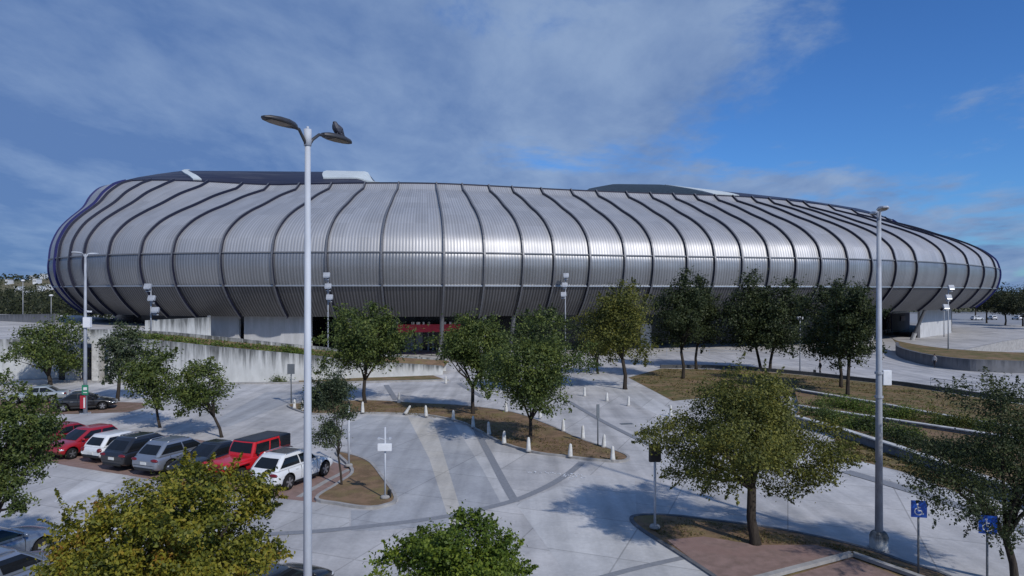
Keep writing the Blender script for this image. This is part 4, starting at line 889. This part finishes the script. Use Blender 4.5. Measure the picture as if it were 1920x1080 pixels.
sg = MB(); sg.box((.1, -.19, 1.9), (.5, .04, .75)); so = sg.build('sign_panel', 'green_sign', t); sg = MB(); sg.box((.12, -.215, 2.0), (.28, .01, .22)); sg.box((.12, -.215, 1.7), (.3, .01, .07)); sg.build('sign_lettering', 'lettering', so)
sg = MB(); sg.box((-.08, -.19, .95), (.42, .04, 1.0)); so = sg.build('notice_panel', 'red_sign', t); sg = MB(); sg.box((.05, -.215, .9), (.12, .01, .8)); sg.build('notice_stripe', 'lettering', so)
def floodmast(label, px, py_base, py_top, d, flip=1, n=3):
    b0 = V(px, py_base, d); h = (py_base-py_top)/F*d; t = thing('floodlight_mast', label, 'floodlight', b0, 0, 'floodlight masts before the stadium')
    b = MB(); b.tube([(0, 0, 0), (0, 0, h)], [.1, .06], 8); b.build('pole', 'galv_old', t, True)
    for k in range(n):
        z = h-.3-k*1.35; x = flip*(-.15+k*.45)
        q = MB(); q.tube([(0, 0, z-.4), (x, -.2, z-.3), (x, -.25, z)], .05, 6); q.box((x, -.3, z-.45), (.55, .12, .12)); q.build('bracket', 'galv_old', t)
        q = MB(); q.box((x, -.42, z+.1), (.8, .35, .62), 0, 0, Matrix.Rotation(R(-25), 3, 'X')); hd = q.build('floodlight', 'galv_old', t, bevel=.05)
        q = MB(); q.box((x, -.60, z+.02), (.66, .02, .5), 0, 0, Matrix.Rotation(R(-25), 3, 'X')); q.build('lens', 'floodface', hd)
floodmast('floodlight mast at the ramp top before the stadium left side', 283, 640, 534, 79)
floodmast('floodlight mast beside the near white lamp post, before the stadium', 615, 690, 513, 84, .4)
floodmast('floodlight mast behind the island trees at the stadium centre', 1060, 668, 514, 98, -.4)
floodmast('floodlight mast by the curved grass bed at the stadium right', 1778, 668, 536, 96, -.8)
for px, pb, pt, d, lab in ((43, 600, 528, 150, 'slender lamp post on the podium far left before the hill'), (96, 592, 556, 140, 'short lamp post beside the stadium left edge'), (1500, 700, 600, 80, 'thin lamp post standing on the plaza between the dark trees'), (1770, 630, 575, 138, 'small dark lamp post in front of the curved stadium base')):
    b0 = V(px, pb, d); t = thing('street_lamp', lab, 'street lamp', (b0.x, b0.y, b0.z), 0, 'street lamps'); h = (pb-pt)/F*d
    b = MB(); b.tube([(0, 0, -.2), (0, 0, h)], [.09, .06], 8); b.build('pole', 'galv_old', t, True)
    b = MB(); b.lathe([(.1, 0), (.35, .1), (.42, .25), (.3, .38), (.05, .45)], (0, 0, h), 10); b.build('lamp_head', 'white_paint', t, True)

# ------------------------------------------------------------------ signs and posts
def post(name, label, cat, base, h, r=.04, m='galv', pad=True, group=None):
    t = thing(name, label, cat, base, 0, group); b = MB(); b.tube([(0, 0, 0), (0, 0, h)], r, 10); b.build('pole', m, t, True)
    if pad: b = MB(); b.lathe([(.2, 0), (.22, .05), (.18, .12), (r*1.6, .14)], n=14); b.build('base_pad', 'kerb', t, True)
    return t
t = post('sign_post', 'slim white post carrying a blank white box on the brown island', 'sign post', G(722, 934, .09), 3.25, .045)
b = MB(); b.box((0, -.1, 2.35), (.64, .14, .34)); b.build('sign_box', 'white_paint', t, bevel=.02)
b = MB(); b.tube([(0, 0, 2.68), (-.22, -.1, 2.75)], .02, 6); b.tube([(0, 0, 2.68), (.22, -.1, 2.75)], .02, 6); b.box((-.25, -.12, 2.76), (.1, .16, .08)); b.box((.25, -.12, 2.76), (.1, .16, .08)); b.build('camera_bracket', 'galv', t)
b = MB(); b.box((.18, .1, .18), (.16, .2, .34)); b.build('junction_box', 'black', t, bevel=.02)
t = post('camera_post', 'slim grey post with a small dark cap beside the white car', 'post', G(654, 874, .09), 3.35, .055, 'galv')
b = MB(); b.box((0, 0, 3.4), (.14, .14, .2)); b.box((-.1, -.08, 3.3), (.16, .2, .1)); b.build('sensor', 'black', t, bevel=.02)
t = post('sign_post', 'post with a black sign hood beside the big olive tree', 'sign post', G(1228, 990, .09), 3.35, .05)
b = MB(); b.box((0, 0, 3.0), (.5, .12, .75)); b.build('sign_panel', 'black', t, bevel=.12)
t = post('sign_post', 'small grey backed sign on a post at the left road edge', 'sign post', G(546, 758), 3.4, .05, 'sign_back', False)
b = MB(); b.box((0, -.06, 3.0), (.62, .03, .85)); b.build('sign_panel', 'sign_back', t)
t = post('sign_post', 'narrow sign turned edge-on beside the bollards at the island tip', 'sign post', G(1121, 838), 2.6, .04, 'sign_back', False)
b = MB(); b.box((0, -.04, 2.2), (.2, .03, .85), R(20)); b.build('sign_panel', 'sign_back', t)
def access_sign(label, base, h, w, rz):
    t = thing('parking_sign', label, 'parking sign', base, rz, 'blue accessible parking signs')
    b = MB(); b.tube([(0, 0, 0), (0, 0, h)], .035, 8); b.build('post', 'sign_back', t, True)
    b = MB(); b.box((0, -.05, h-w*.55), (w, .03, w*1.15)); pn = b.build('sign_panel', 'blue_sign', t)
    g = MB(); z0 = h-w*.55; s = w/.5
    def seg(pts, th): 
        for (a, c), (e, f) in zip(pts, pts[1:]):
            A, B = Vector((a*s, -.068, z0+c*s)), Vector((e*s, -.068, z0+f*s)); dd = (B-A).normalized(); nn = Vector((-dd.z, 0, dd.x))*th*s/2
            g.add([A-nn, B-nn, B+nn, A+nn], [(0, 1, 2, 3)])
    seg([(-.02+.12*math.cos(R(a)), -.08+.12*math.sin(R(a))) for a in range(120, 361, 20)], .035)      # wheel
    seg([(-.04, .11), (-.03, -.05), (.07, -.05), (.11, -.17), (.15, -.15)], .04); seg([(-.035, .05), (.05, .05)], .03)
    g.add([(s*(-.045+.035*math.cos(R(a))), -.068, z0+s*(.165+.035*math.sin(R(a)))) for a in range(0, 360, 30)], [tuple(range(12))])
    g.build('wheelchair_symbol', 'white_paint', pn); return t
access_sign('blue wheelchair sign on a post beside the tall galvanised lamp', G(1722, 1082), 2.55, .48, R(-12))
access_sign('blue wheelchair sign half under the dark edge tree', G(1851, 1112), 2.45, .5, R(-18))

# bollards
BB = [(552, 768, 'white bollard at the left tip of the long island'), (567, 771, 'white bollard second from the left tip of the island'), (680, 776, 'white bollard beside the slim young tree'), (760, 778, 'white bollard knocked aslant on the island front edge'), (799, 783, 'white bollard right of the aslant one'), (850, 790, 'white bollard left of the mid island tree'), (887, 804, 'white bollard under the mid island tree'), (917, 818, 'white bollard before the lane band, shaded'), (945, 834, 'white bollard left of the rounded tree trunk'), (991, 849, 'white bollard directly below the rounded tree trunk'), (1069, 859, 'white bollard second from the right island tip'), (1149, 866, 'white bollard nearest the right island tip'),
      (748, 757, 'white bollard on the far edge behind the aslant bollard'), (836, 719, 'white bollard standing across the road by the verge'), (949, 774, 'white bollard on the far edge under the rounded tree crown'), (1013, 786, 'grey bollard on the far edge just right of the rounded tree'), (1056, 811, 'white bollard on the far edge, left of the middle one'), (1093, 826, 'white bollard mid way down the far island edge'), (1132, 841, 'white bollard on the far edge by the narrow sign'),
      (1096, 743, 'white bollard first of the path row, beside the shade'), (1138, 752, 'white bollard second of the path row'), (1178, 761, 'white bollard third of the path row'), (1258, 781, 'white bollard last of the path row by the olive tree')]
b0 = None
for k, (px, py, lab) in enumerate(BB):
    loc = G(px, py); loc.z = .09 if k < 19 and k != 13 else 0
    if b0 is None:
        b0 = thing('bollard', lab, 'bollard', loc, 0, 'white concrete bollards')
        b = MB(); b.lathe([(.145, 0), (.14, .1), (.098, .58), (.082, .72), (.055, .79), (.02, .81)], n=12); b.build('shaft', 'bollard', b0, True)
        b = MB(); b.lathe([(.165, 0), (.165, .05), (.145, .06)], n=12); b.build('foot', 'kerb', b0)
        o = b0
    else: o = dup(b0, loc, k*1.1, lab)
    o.scale = (1, 1, .92+.16*((k*7) % 5)/4); o.rotation_euler.x = R(((k*5) % 7-3)*.9)
    if k == 3: o.rotation_euler = (R(8), R(32), 0)
# plaza railing
for pts, lab in (([(1745, 727), (1786, 733), (1830, 739)], 'low steel handrail on the plaza right of the tall lamp'), ([(1250, 668), (1330, 668), (1420, 672)], 'long thin steel railing on the plaza behind the dark trees')):
    L = GL(pts); t = thing('railing', lab, 'railing', L[0], 0, 'plaza railings')
    for p in L: b = MB(); b.tube([p-L[0], p-L[0]+Vector((0, 0, 1))], .03, 6); b.build('baluster', 'galv_old', t)
    b = MB(); b.tube([p-L[0]+Vector((0, 0, 1)) for p in L], .03, 6); b.tube([p-L[0]+Vector((0, 0, .55)) for p in L], .02, 6); b.build('handrail', 'galv_old', t)

# ------------------------------------------------------------------ cars
def paint(name, c, metal=.0, rough=.3): return mat(name, c, rough, metal, tuple(x*.93 for x in c), 1.5, 2, spec=.5, coat=.8)
PAINT = {'red': paint('red_paint', (.32, .010, .016)), 'darkred': paint('dark_red_paint', (.24, .010, .016)), 'white': paint('car_white', (.70, .72, .74)), 'black': paint('car_black', (.014, .015, .018)),
         'charcoal': paint('charcoal_paint', (.016, .017, .021), .0), 'silver': paint('silver_paint', (.30, .33, .38), .6, .32), 'bluegrey': paint('blue_grey_paint', (.22, .26, .32), .5), 'jeepred': paint('bright_red_paint', (.55, .012, .018)), 'teal': paint('pale_silver_paint', (.38, .42, .44), .4)}
SPEC = {
 'suv': dict(L=4.5, W=1.86, H=1.66, belt=1.06, hood=.98, nose=.80, xf0=-1.2, tf=.85, xr0=.16, tr=.62, wr=.37, wb=2.72, w1=.24, deck=None, rails=True, split=(.46,)),
 'hatch': dict(L=4.05, W=1.74, H=1.50, belt=.95, hood=.92, nose=.72, xf0=-1.0, tf=.95, xr0=.12, tr=.48, wr=.31, wb=2.52, w1=.22, deck=None, rails=False, split=(.48,)),
 'sedan': dict(L=4.6, W=1.80, H=1.45, belt=.93, hood=.88, nose=.68, xf0=-1.25, tf=.95, xr0=.62, tr=.85, wr=.32, wb=2.7, w1=.24, deck=.98, rails=False, split=(.5,)),
 'jeep': dict(L=4.5, W=1.72, H=1.86, belt=1.18, hood=1.14, nose=1.06, xf0=-1.5, tf=.28, xr0=.10, tr=.07, wr=.40, wb=2.95, w1=.12, deck=None, rails=False, split=(.40, .70)),
}
def car(label, kind, col, x, y, hd, roofm=None, group='cars in the paver parking row', rimm='alloy', pano=False, z=.006, name='parked_car', cat='car'):
    s = SPEC[kind]; L, W, Hh, belt = s['L'], s['W'], s['H'], s['belt']; pm = PAINT[col]
    t = thing(name, label, cat, (x, y, z), R(hd), group)
    hx = L/2; xf0 = hx+s['xf0']; xf1 = xf0-s['tf']; xr0 = -hx+s['xr0']; xr1 = xr0+s['tr']; wr = s['wr']; ax_ = s['wb']/2; off = .04 if kind != 'jeep' else .1
    dk = s['deck'] or belt; hb = W/2; jeep = kind == 'jeep'
    st = [(-hx, .46, dk-.26, .86), (-hx+.05, .34, dk-.06, .95), (-hx+.30, .27, dk, .99), (xr0+.1 if s['deck'] else -hx+.8, .24, dk if s['deck'] else belt, 1), (-.3, .22, belt, 1), (xf0-.35, .22, belt, 1), (xf0+.05, .23, belt-.01, 1),
          (lerp(xf0, hx, .55), .25, lerp(s['hood'], s['nose'], .3), .99), (hx-.16, .32, s['nose'], .93 if not jeep else .99), (hx-.02, .40, s['nose']-.12, .84 if not jeep else .97)]
    if jeep: st = [(a, max(.48, c), e, f) for a, c, e, f in st]
    b = MB(); rows = []
    for xx, zl, zt, wf in st:
        w = hb*wf; m_ = lerp(zl, zt, .55); wt = w*(.86 if not jeep else .97)
        half = [(0, zl), (w*.8, zl), (w*.975, zl+.07), (w, m_), (w*.985, lerp(m_, zt, .62)), (wt, zt-.015), (wt*.6, zt+.015), (0, zt+.025)]
        rows.append([(xx, a, c) for a, c in half]+[(xx, -a, c) for a, c in half[-2:0:-1]])
    b.grid(rows, closed=True); n = len(rows[0]); b.add(rows[0], [tuple(range(n))]); b.add(rows[-1], [tuple(range(n))])
    body = b.build('body', [pm, 'black'], t, True)
    body.data.polygons.foreach_set('material_index', [0]*len(body.data.polygons))
    sb = body.modifiers.new('s', 'SUBSURF'); sb.levels = sb.render_levels = 2
    cm = MB()
    for sx in (ax_, -ax_):
        for sy in (1, -1): cm.lathe([(wr+.075, -.2), (wr+.075, .2)], (sx+off, sy*(hb-.08), wr+.02), 28, axis='Y')
    cut = cm.build('cut', ['black'], None); bo = body.modifiers.new('b', 'BOOLEAN'); bo.object = cut; bo.operation = 'DIFFERENCE'; bo.solver = 'EXACT'
    try: bo.material_mode = 'TRANSFER'
    except Exception: pass
    mw = t.matrix_basis.copy(); cut.matrix_world = mw
    bpy.context.view_layer.update(); dg = bpy.context.evaluated_depsgraph_get()
    nm = bpy.data.meshes.new_from_object(body.evaluated_get(dg)); old = body.data; body.modifiers.clear(); body.data = nm; nm.name = 'body'
    bpy.data.objects.remove(cut); bpy.data.meshes.remove(old)
    # cabin
    z0, z1 = belt-.04, Hh-.05; w0, w1 = hb*.90, hb-s['w1']; 
    if jeep: w0 = hb*.95
    def lv(q):
        bul = math.sin(q*math.pi)*.03
        return lerp(xf0, xf1, q)+bul*1.2, lerp(xr0, xr1, q)-bul, lerp(w0, w1, q)+bul, lerp(z0, z1, q)
    def ring(q, e=0.0):
        a, c, w, zz = lv(q); r = .10 if not jeep else .05; a += e; c -= e; w += e
        return [(a-.0, -w+r*1.6, zz), (a+.05, 0, zz), (a-.0, w-r*1.6, zz), (a-r, w, zz), (lerp(a, c, .5), w+.015, zz), (c+r, w, zz), (c, w-r*1.3, zz), (c-.03, 0, zz), (c, -w+r*1.3, zz), (c+r, -w, zz), (lerp(a, c, .5), -w-.015, zz), (a-r, -w, zz)]
    rings = [ring(q) for q in (0, .25, .5, .75, 1)]
    cb = MB(); cb.grid(rings, closed=True); cab = cb.build('cabin', pm, t)
    top = ring(1); cxm = sum(v[0] for v in top)/12
    r2 = [(cxm+(v[0]-cxm)*.965, v[1]*.94, z1+.035) for v in top]; r3 = [(cxm+(v[0]-cxm)*.75, v[1]*.7, Hh-.003) for v in top]; r4 = [(cxm+(v[0]-cxm)*.3, v[1]*.3, Hh+.005) for v in top]
    rb = MB(); rb.grid([top, r2, r3, r4], closed=True); rb.add(r4, [tuple(range(12))]); rf = rb.build('roof', M[roofm] if roofm else pm, t, True)
    if pano: q_ = MB(); q_.grid([[(lerp(xf1, xr1, u)-.12, v*w1*.72, Hh+.012) for v in (-1, 0, 1)] for u in (.08, .4, .72)]); q_.build('glass_roof', 'glass', rf)
    E = .012
    def side(u0, u1, q0, q1, sg, nm_='side_window'):
        g = MB(); gr = []
        for q in np.linspace(q0, q1, 4):
            a, c, w, zz = lv(q); A, Cc = a-.13-.05*(1-q), c+.14; gr.append([(lerp(A, Cc, u), sg*(w+E+.015*math.sin(math.pi*min(1, max(0, u)))), zz) for u in np.linspace(u0, u1, 4)])
        g.grid(gr); g.build(nm_, 'glass', t)
    sp_ = [0]+list(s['split'])+[1]
    for sg in (1, -1):
        for k in range(len(sp_)-1): side(sp_[k]+(.02 if k else 0), sp_[k+1]-(.02 if k < len(sp_)-2 else 0), .16, .86, sg)
    def endw(nm_, fr, q0, q1, mar):
        g = MB(); gr = []
        for q in np.linspace(q0, q1, 4):
            a, c, w, zz = lv(q); wv = w-mar; X = a if fr else c; bw = .05 if fr else -.03
            gr.append([(X+(E if fr else -E)+bw*(1-abs(v)), v*wv, zz) for v in (-1, -.5, 0, .5, 1)])
        g.grid(gr); g.build(nm_, 'glass', t)
    endw('windscreen', True, .12 if not jeep else .22, .93, .17 if not jeep else .12); endw('rear_window', False, .16, .84, .2)
    if jeep:
        tb = MB(); a, c, w, zz = lv(1)
        tb.box((lerp(xr0, xf1, .17), 0, lerp(z0, z1, .52)), ((xf1-xr0)*.33, w*2+.16, (z1-z0)*.98)); tb.build('hard_top', 'rim_dark', t, bevel=.06)
        for sg in (1, -1):
            fb = MB(); fb.box((hx-.62, sg*(hb+.02), .98), (1.15, .36, .10)); fb.build('fender', pm, t, bevel=.04)
            fb = MB(); fb.box((-ax_+.1, sg*(hb+.02), .96), (1.05, .3, .10)); fb.build('fender', pm, t, bevel=.04)
        gb = MB(); gb.box((hx+.0, 0, .86), (.06, .9, .42)); gr_ = gb.build('grille', pm, t, bevel=.02)
        sb_ = MB()
        for k in range(7): sb_.box((hx+.035, -.27+k*.09, .86), (.01, .04, .3))
        sb_.build('grille_slot', 'black', gr_)
        bp = MB(); bp.box((hx+.22, 0, .55), (.2, 1.6, .2)); bp.build('bumper', 'black', t, bevel=.03)
        sw = MB(); sw.lathe([(.2, -.11), (.36, -.12), (.4, -.05), (.4, .05), (.36, .12), (.2, .12)], (-hx-.16, -.1, .98), 22, axis='X'); sw.build('spare_wheel', 'rubber', t, True)
    # wheels
    for sx in (ax_, -ax_):
        for sy in (1, -1):
            wm = MB(); cw_ = (sx+off, sy*(hb-.115 if not jeep else hb+.0), wr)
            wm.lathe([(wr*.62, -.11), (wr*.92, -.115), (wr, -.075), (wr, .075), (wr*.92, .115), (wr*.62, .11)], cw_, 26, axis='Y'); wo_ = wm.build('wheel', 'rubber', t, True)
            rm = MB(); yy = sy*.102; rm.lathe([(wr*.66, -.012), (wr*.66, .012), (wr*.56, .0)], (cw_[0], cw_[1]+yy, cw_[2]), 22, axis='Y')
            ri = rm.build('rim', 'rim_dark', wo_)
            sk = MB()
            for k in range(5):
                a = k*2*math.pi/5+.3; d_ = Vector((math.cos(a), 0, math.sin(a))); c_ = Vector((cw_[0], cw_[1]+sy*.118, cw_[2])); n_ = Vector((-d_.z, 0, d_.x))*wr*.13
                sk.add([c_-n_*.8, c_+n_*.8, c_+d_*wr*.64+n_*1.1, c_+d_*wr*.64-n_*1.1], [(0, 1, 2, 3)])
            sk.lathe([(wr*.68, -.01), (wr*.68, .008), (wr*.6, .014)], (cw_[0], cw_[1]+sy*.113, cw_[2]), 22, axis='Y') if False else None
            sk.lathe([(wr*.18, -.01), (wr*.18, .012)], (cw_[0], cw_[1]+sy*.113, cw_[2]), 12, axis='Y'); sk.build('spoke', rimm, wo_)
    # lamps, plates, mirrors, trim
    def blob(nm_, c, r, m):
        q = MB(); q.lathe([(math.sin(R(a)), -math.cos(R(a))) for a in (8, 35, 60, 90, 120, 145, 172)], n=14)
        q.v = [(v[0]*r[0]+c[0], v[1]*r[1]+c[1], v[2]*r[2]+c[2]) for v in q.v]; q.build(nm_, m, t, True)
    for sg in (1, -1):
        if jeep: blob('headlight', (hx+.03, sg*.56, .9), (.05, .1, .1), 'headlamp')
        else: blob('headlight', (hx-.24, sg*hb*.70, s['nose']-.12), (.20, .22, .085), 'headlamp')
        blob('tail_light', (-hx+(.07 if not jeep else .0), sg*hb*.74, dk-.2), (.10, .26, .09) if kind != 'hatch' else (.12, .17, .13), 'taillamp')
        blob('mirror', (xf0-.32, sg*(hb+.06), belt+.07), (.07, .12, .075), pm if col not in ('jeepred',) else 'black')
        for xx in (.15, -.75): dh = MB(); dh.box((xx, sg*(hb-.005), belt-.16), (.17, .04, .03)); dh.build('door_handle', 'alloy' if col in ('silver', 'black', 'charcoal') else pm, t)
        a0_, c0_, w0_, z0_ = lv(.1)
        for xx in (lerp(a0_-.15, c0_+.14, s['split'][0]), xf0-.28, xr0+.75):
            ds = MB(); ds.tube([(xx-.01*(q_ == 4), sg*(hb*(.975, .992, .998, .993, .97)[q_]-.006), lerp(.40, belt-.06, q_/4)) for q_ in range(5)], .012, 4); ds.build('door_seam', 'black', t)
        sl_ = MB(); sl_.box((off, sg*(hb-.07), .27 if not jeep else .5), (s['wb']-2*wr-.3, .12, .13)); sl_.build('sill', 'black', t, bevel=.03)
        if s['rails']: rl = MB(); rl.tube([(xf1-.15, sg*(w1-.05), Hh-.02), (xf1-.35, sg*(w1-.05), Hh+.04), (xr1+.3, sg*(w1-.05), Hh+.03), (xr1+.12, sg*(w1-.05), Hh-.03)], .02, 6); rl.build('roof_rail', 'alloy', t, True)
    if not jeep:
        q = MB(); q.box((-hx+.06, 0, .40), (.16, W*.72, .16)); q.build('rear_bumper', 'black', t, bevel=.04)
        q = MB(); q.box((hx-.10, 0, .44), (.16, W*.6, .2)); q.build('grille', 'black', t, bevel=.04)
    q = MB(); q.box((-hx+.03, 0, dk-.47), (.07, W*.80, .022)); q.build('tailgate_seam', 'black', t)
    q = MB(); q.box((-hx-.012, 0, dk-.36 if not jeep else .62), (.03, .40, .14)); q.build('number_plate', 'plate', t)
    return t
A0 = 67.6; O = Vector((-10.2, 33.9, 0)); U = Vector((-.92, .38, 0)); D_ = Vector((.38, .92, 0))
def slot(k, s=0.0): return O+U*2.77*k+D_*s
def place(label, kind, col, k, s, rev=False, **kw):
    p = slot(k, s); return car(label, kind, col, p.x, p.y, A0+(180 if rev else 0), **kw)
place('white car with dark glass roof parked nearest the tall white lamp', 'suv', 'white', .34, .1, pano=True)
place('bright red off-road car with a black hard top beside the white car', 'jeep', 'jeepred', 1.40, .3, True, roofm='rim_dark')
place('black car almost hidden between the silver car and red off-roader', 'sedan', 'black', 2.36, .3, True)
place('silver grey car with roof rails between two dark cars', 'suv', 'silver', 3.1, 0)
place('charcoal black tall car beside the small white hatchback', 'suv', 'charcoal', 4.0, .1)
place('small white hatchback between the charcoal car and dark red one', 'hatch', 'white', 4.95, .6)
place('dark red hatchback facing the camera beside the white hatchback', 'hatch', 'red', 5.95, .2, True)
place('dark red car at the far left end of the row', 'sedan', 'darkred', 6.95, .6, True)
pA_ = G(150, 770); car('black sedan parked sideways behind the far left lamp post', 'sedan', 'black', pA_.x, pA_.y+.6, 22, group='cars parked before the podium')
pB_ = G(70, 762); car('pale silver sedan half hidden by the left edge tree', 'sedan', 'teal', pB_.x-1.4, pB_.y+2.0, 200, group='cars parked before the podium')
car('blue grey car at the bottom left under the edge tree', 'sedan', 'bluegrey', -18.2, 23.6, A0, group='cars at the bottom edge')
car('silver car with dark windscreen in the bottom left corner', 'suv', 'silver', -15.7, 20.9, A0, group='cars at the bottom edge')
car('black car peeking out right of the yellow tree', 'hatch', 'black', -7.1, 20.2, A0, group='cars at the bottom edge')
car('pale blue car roof just showing at the bottom edge by the lamp', 'sedan', 'bluegrey', -4.75, 18.6, A0, group='cars at the bottom edge')
fc = car('tiny white car in the far right car park, nearest the stadium', 'hatch', 'white', 158, 232, 10, group='cars in the far car park')
for k, (x, y, lab) in enumerate(((166, 236, 'tiny pale car second in the far right car park'), (174, 235, 'tiny pale car in the middle of the far car park line'), (183, 234, 'tiny pale car beyond the middle of the far line'), (150, 240, 'tiny pale car closest to the stadium bulge'))):
    dup(fc, (x, y, .006), R(80+k*7), lab)

# ------------------------------------------------------------------ people, suitcase, pigeon
def person(label, loc, rz, top, legs, hairc=(.015, .012, .01), arm_up=False):
    J = {}; E_ = []; rad = []
    vs = []
    def v(p, r): vs.append(Vector(p)); rad.append(r); return len(vs)-1
    def chain(a, items):
        for p, r in items: c = v(p, r); E_.append((a, c)); a = c
        return a
    pel = v((0, 0, .95), .125); che = chain(pel, [((.0, 0, 1.12), .12), ((.02, 0, 1.32), .135)])
    nk = chain(che, [((.03, 0, 1.46), .06), ((.04, 0, 1.54), .055), ((.05, 0, 1.62), .085), ((.055, 0, 1.70), .075)])
    chain(nk-1, [((.135, 0, 1.60), .014)])
    for sg in (1, -1):
        kf = .16*sg
        hip = chain(pel, [((.02, .09*sg, .90), .095), ((.04+kf*.5, .1*sg, .50), .065), ((kf-.05, .1*sg, .10), .042)]); chain(hip, [((kf+.10, .1*sg, .035), .035)])
        sh = chain(che, [((.02, .17*sg, 1.38), .062), ((-.02-kf*.3, .22*sg, 1.12), .046), ((.08-kf*.3, .23*sg, .90), .033)])
        hand = chain(sh, [((.10-kf*.3, .23*sg, .83), .035)])
        for f in range(4): chain(hand, [((.12-kf*.3+.008*f, (.245-.018*f)*sg, .765+.006*abs(f-1)), .0085), ((.135-kf*.3, (.245-.018*f)*sg, .735+.006*abs(f-1)), .008)])
        chain(hand, [((.145-kf*.3, .205*sg, .81), .009)])
    me = bpy.data.meshes.new('person'); me.from_pydata(vs, E_, [])
    o = bpy.data.objects.new('person', me); COL.objects.link(o); o.modifiers.new('skin', 'SKIN'); sub = o.modifiers.new('s', 'SUBSURF'); sub.levels = 1; sub.render_levels = 1
    for i, r in enumerate(rad): me.skin_vertices[0].data[i].radius = (r, r)
    me.skin_vertices[0].data[0].use_root = True
    bpy.context.view_layer.update(); nm = bpy.data.meshes.new_from_object(o.evaluated_get(bpy.context.evaluated_depsgraph_get())); o.modifiers.clear(); o.data = nm; nm.name = 'person'
    nm.materials.clear()
    for m in (mat('skin', (.30, .19, .14), .6), mat('top_cloth', top, .9), mat('leg_cloth', legs, .9), M['black']): nm.materials.append(m)
    for p in nm.polygons:
        z = p.center.z; y = abs(p.center.y); p.use_smooth = True
        p.material_index = 3 if z < .07 else (0 if z > 1.49 or (z < .88 and y > .185) else (1 if z > .98 or y > .18 else 2))
    o.location = loc; o.rotation_euler = (0, 0, rz); tag(o, label, 'person', 'people on the plaza')
    h = MB(); h.lathe([(math.sin(R(a))*.098, -math.cos(R(a))*.098) for a in (50, 75, 100, 130, 155, 176)], (.035, 0, 1.69), 14); h.build('hair', mat('hair', hairc, .8), o, True)
    return o
pp = G(1538, 704); person('person in dark clothes walking with a wheeled case on the plaza', pp, R(180), (.015, .016, .02), (.02, .021, .026))
t = thing('suitcase', 'dark wheeled suitcase trailing beside the person on the plaza', 'suitcase', pp+Vector((-.75, -.25, 0)), R(170))
b = MB(); b.box((0, 0, .38), (.24, .42, .6)); b.build('case', 'black', t, bevel=.05)
b = MB(); b.tube([(-.08, -.13, .66), (-.1, -.13, 1.02), (-.1, .13, 1.02), (-.08, .13, .66)], .012, 6); b.build('handle', 'alloy', t)
for sg in (1, -1):
    b = MB(); b.lathe([(.045, -.02), (.05, 0), (.045, .02)], (.08, sg*.16, .05), 12, axis='Y'); b.build('wheel', 'rubber', t)
person('person in a pale top standing at the foot of the curved wall', G(1748, 689)+Vector((0, -.5, 0)), R(200), (.4, .4, .42), (.02, .02, .03))
# pigeon on the right-hand lantern
d = Vector((math.cos(ax), math.sin(ax), 0)); bp_ = p0+d*.86+Vector((0, 0, 13.11))
me = bpy.data.meshes.new('pigeon'); vs = [(-.02, 0, .13), (.05, 0, .16), (.075, 0, .20), (.09, 0, .23), (.128, 0, .222), (-.10, 0, .09), (-.19, 0, .055), (0, .03, .06), (0, .03, .005), (0, -.03, .06), (0, -.03, .005), (.03, .03, .002), (.03, -.03, .002), (-.05, .05, .13), (-.13, .04, .085), (-.05, -.05, .13), (-.13, -.04, .085)]
me.from_pydata(vs, [(0, 1), (1, 2), (2, 3), (3, 4), (0, 5), (5, 6), (0, 7), (7, 8), (0, 9), (9, 10), (8, 11), (10, 12), (0, 13), (13, 14), (0, 15), (15, 16)], [])
o = bpy.data.objects.new('pigeon', me); COL.objects.link(o); o.modifiers.new('skin', 'SKIN'); o.modifiers.new('s', 'SUBSURF')
for i, r in enumerate([.088, .076, .052, .042, .008, .066, .022, .012, .007, .012, .007, .006, .006, .035, .016, .035, .016]): me.skin_vertices[0].data[i].radius = (r, r)
me.skin_vertices[0].data[0].use_root = True
me.materials.append(mat('pigeon_feather', (.030, .034, .055), .6, 0, (.06, .065, .085), 14, 3))
bpy.context.view_layer.update(); nm = bpy.data.meshes.new_from_object(o.evaluated_get(bpy.context.evaluated_depsgraph_get())); o.modifiers.clear(); o.data = nm
o.location = bp_; o.rotation_euler = (0, R(-14), R(-125)); o.scale = (1.25,)*3; tag(o, 'dark pigeon perched on the right lantern of the near lamp', 'bird')
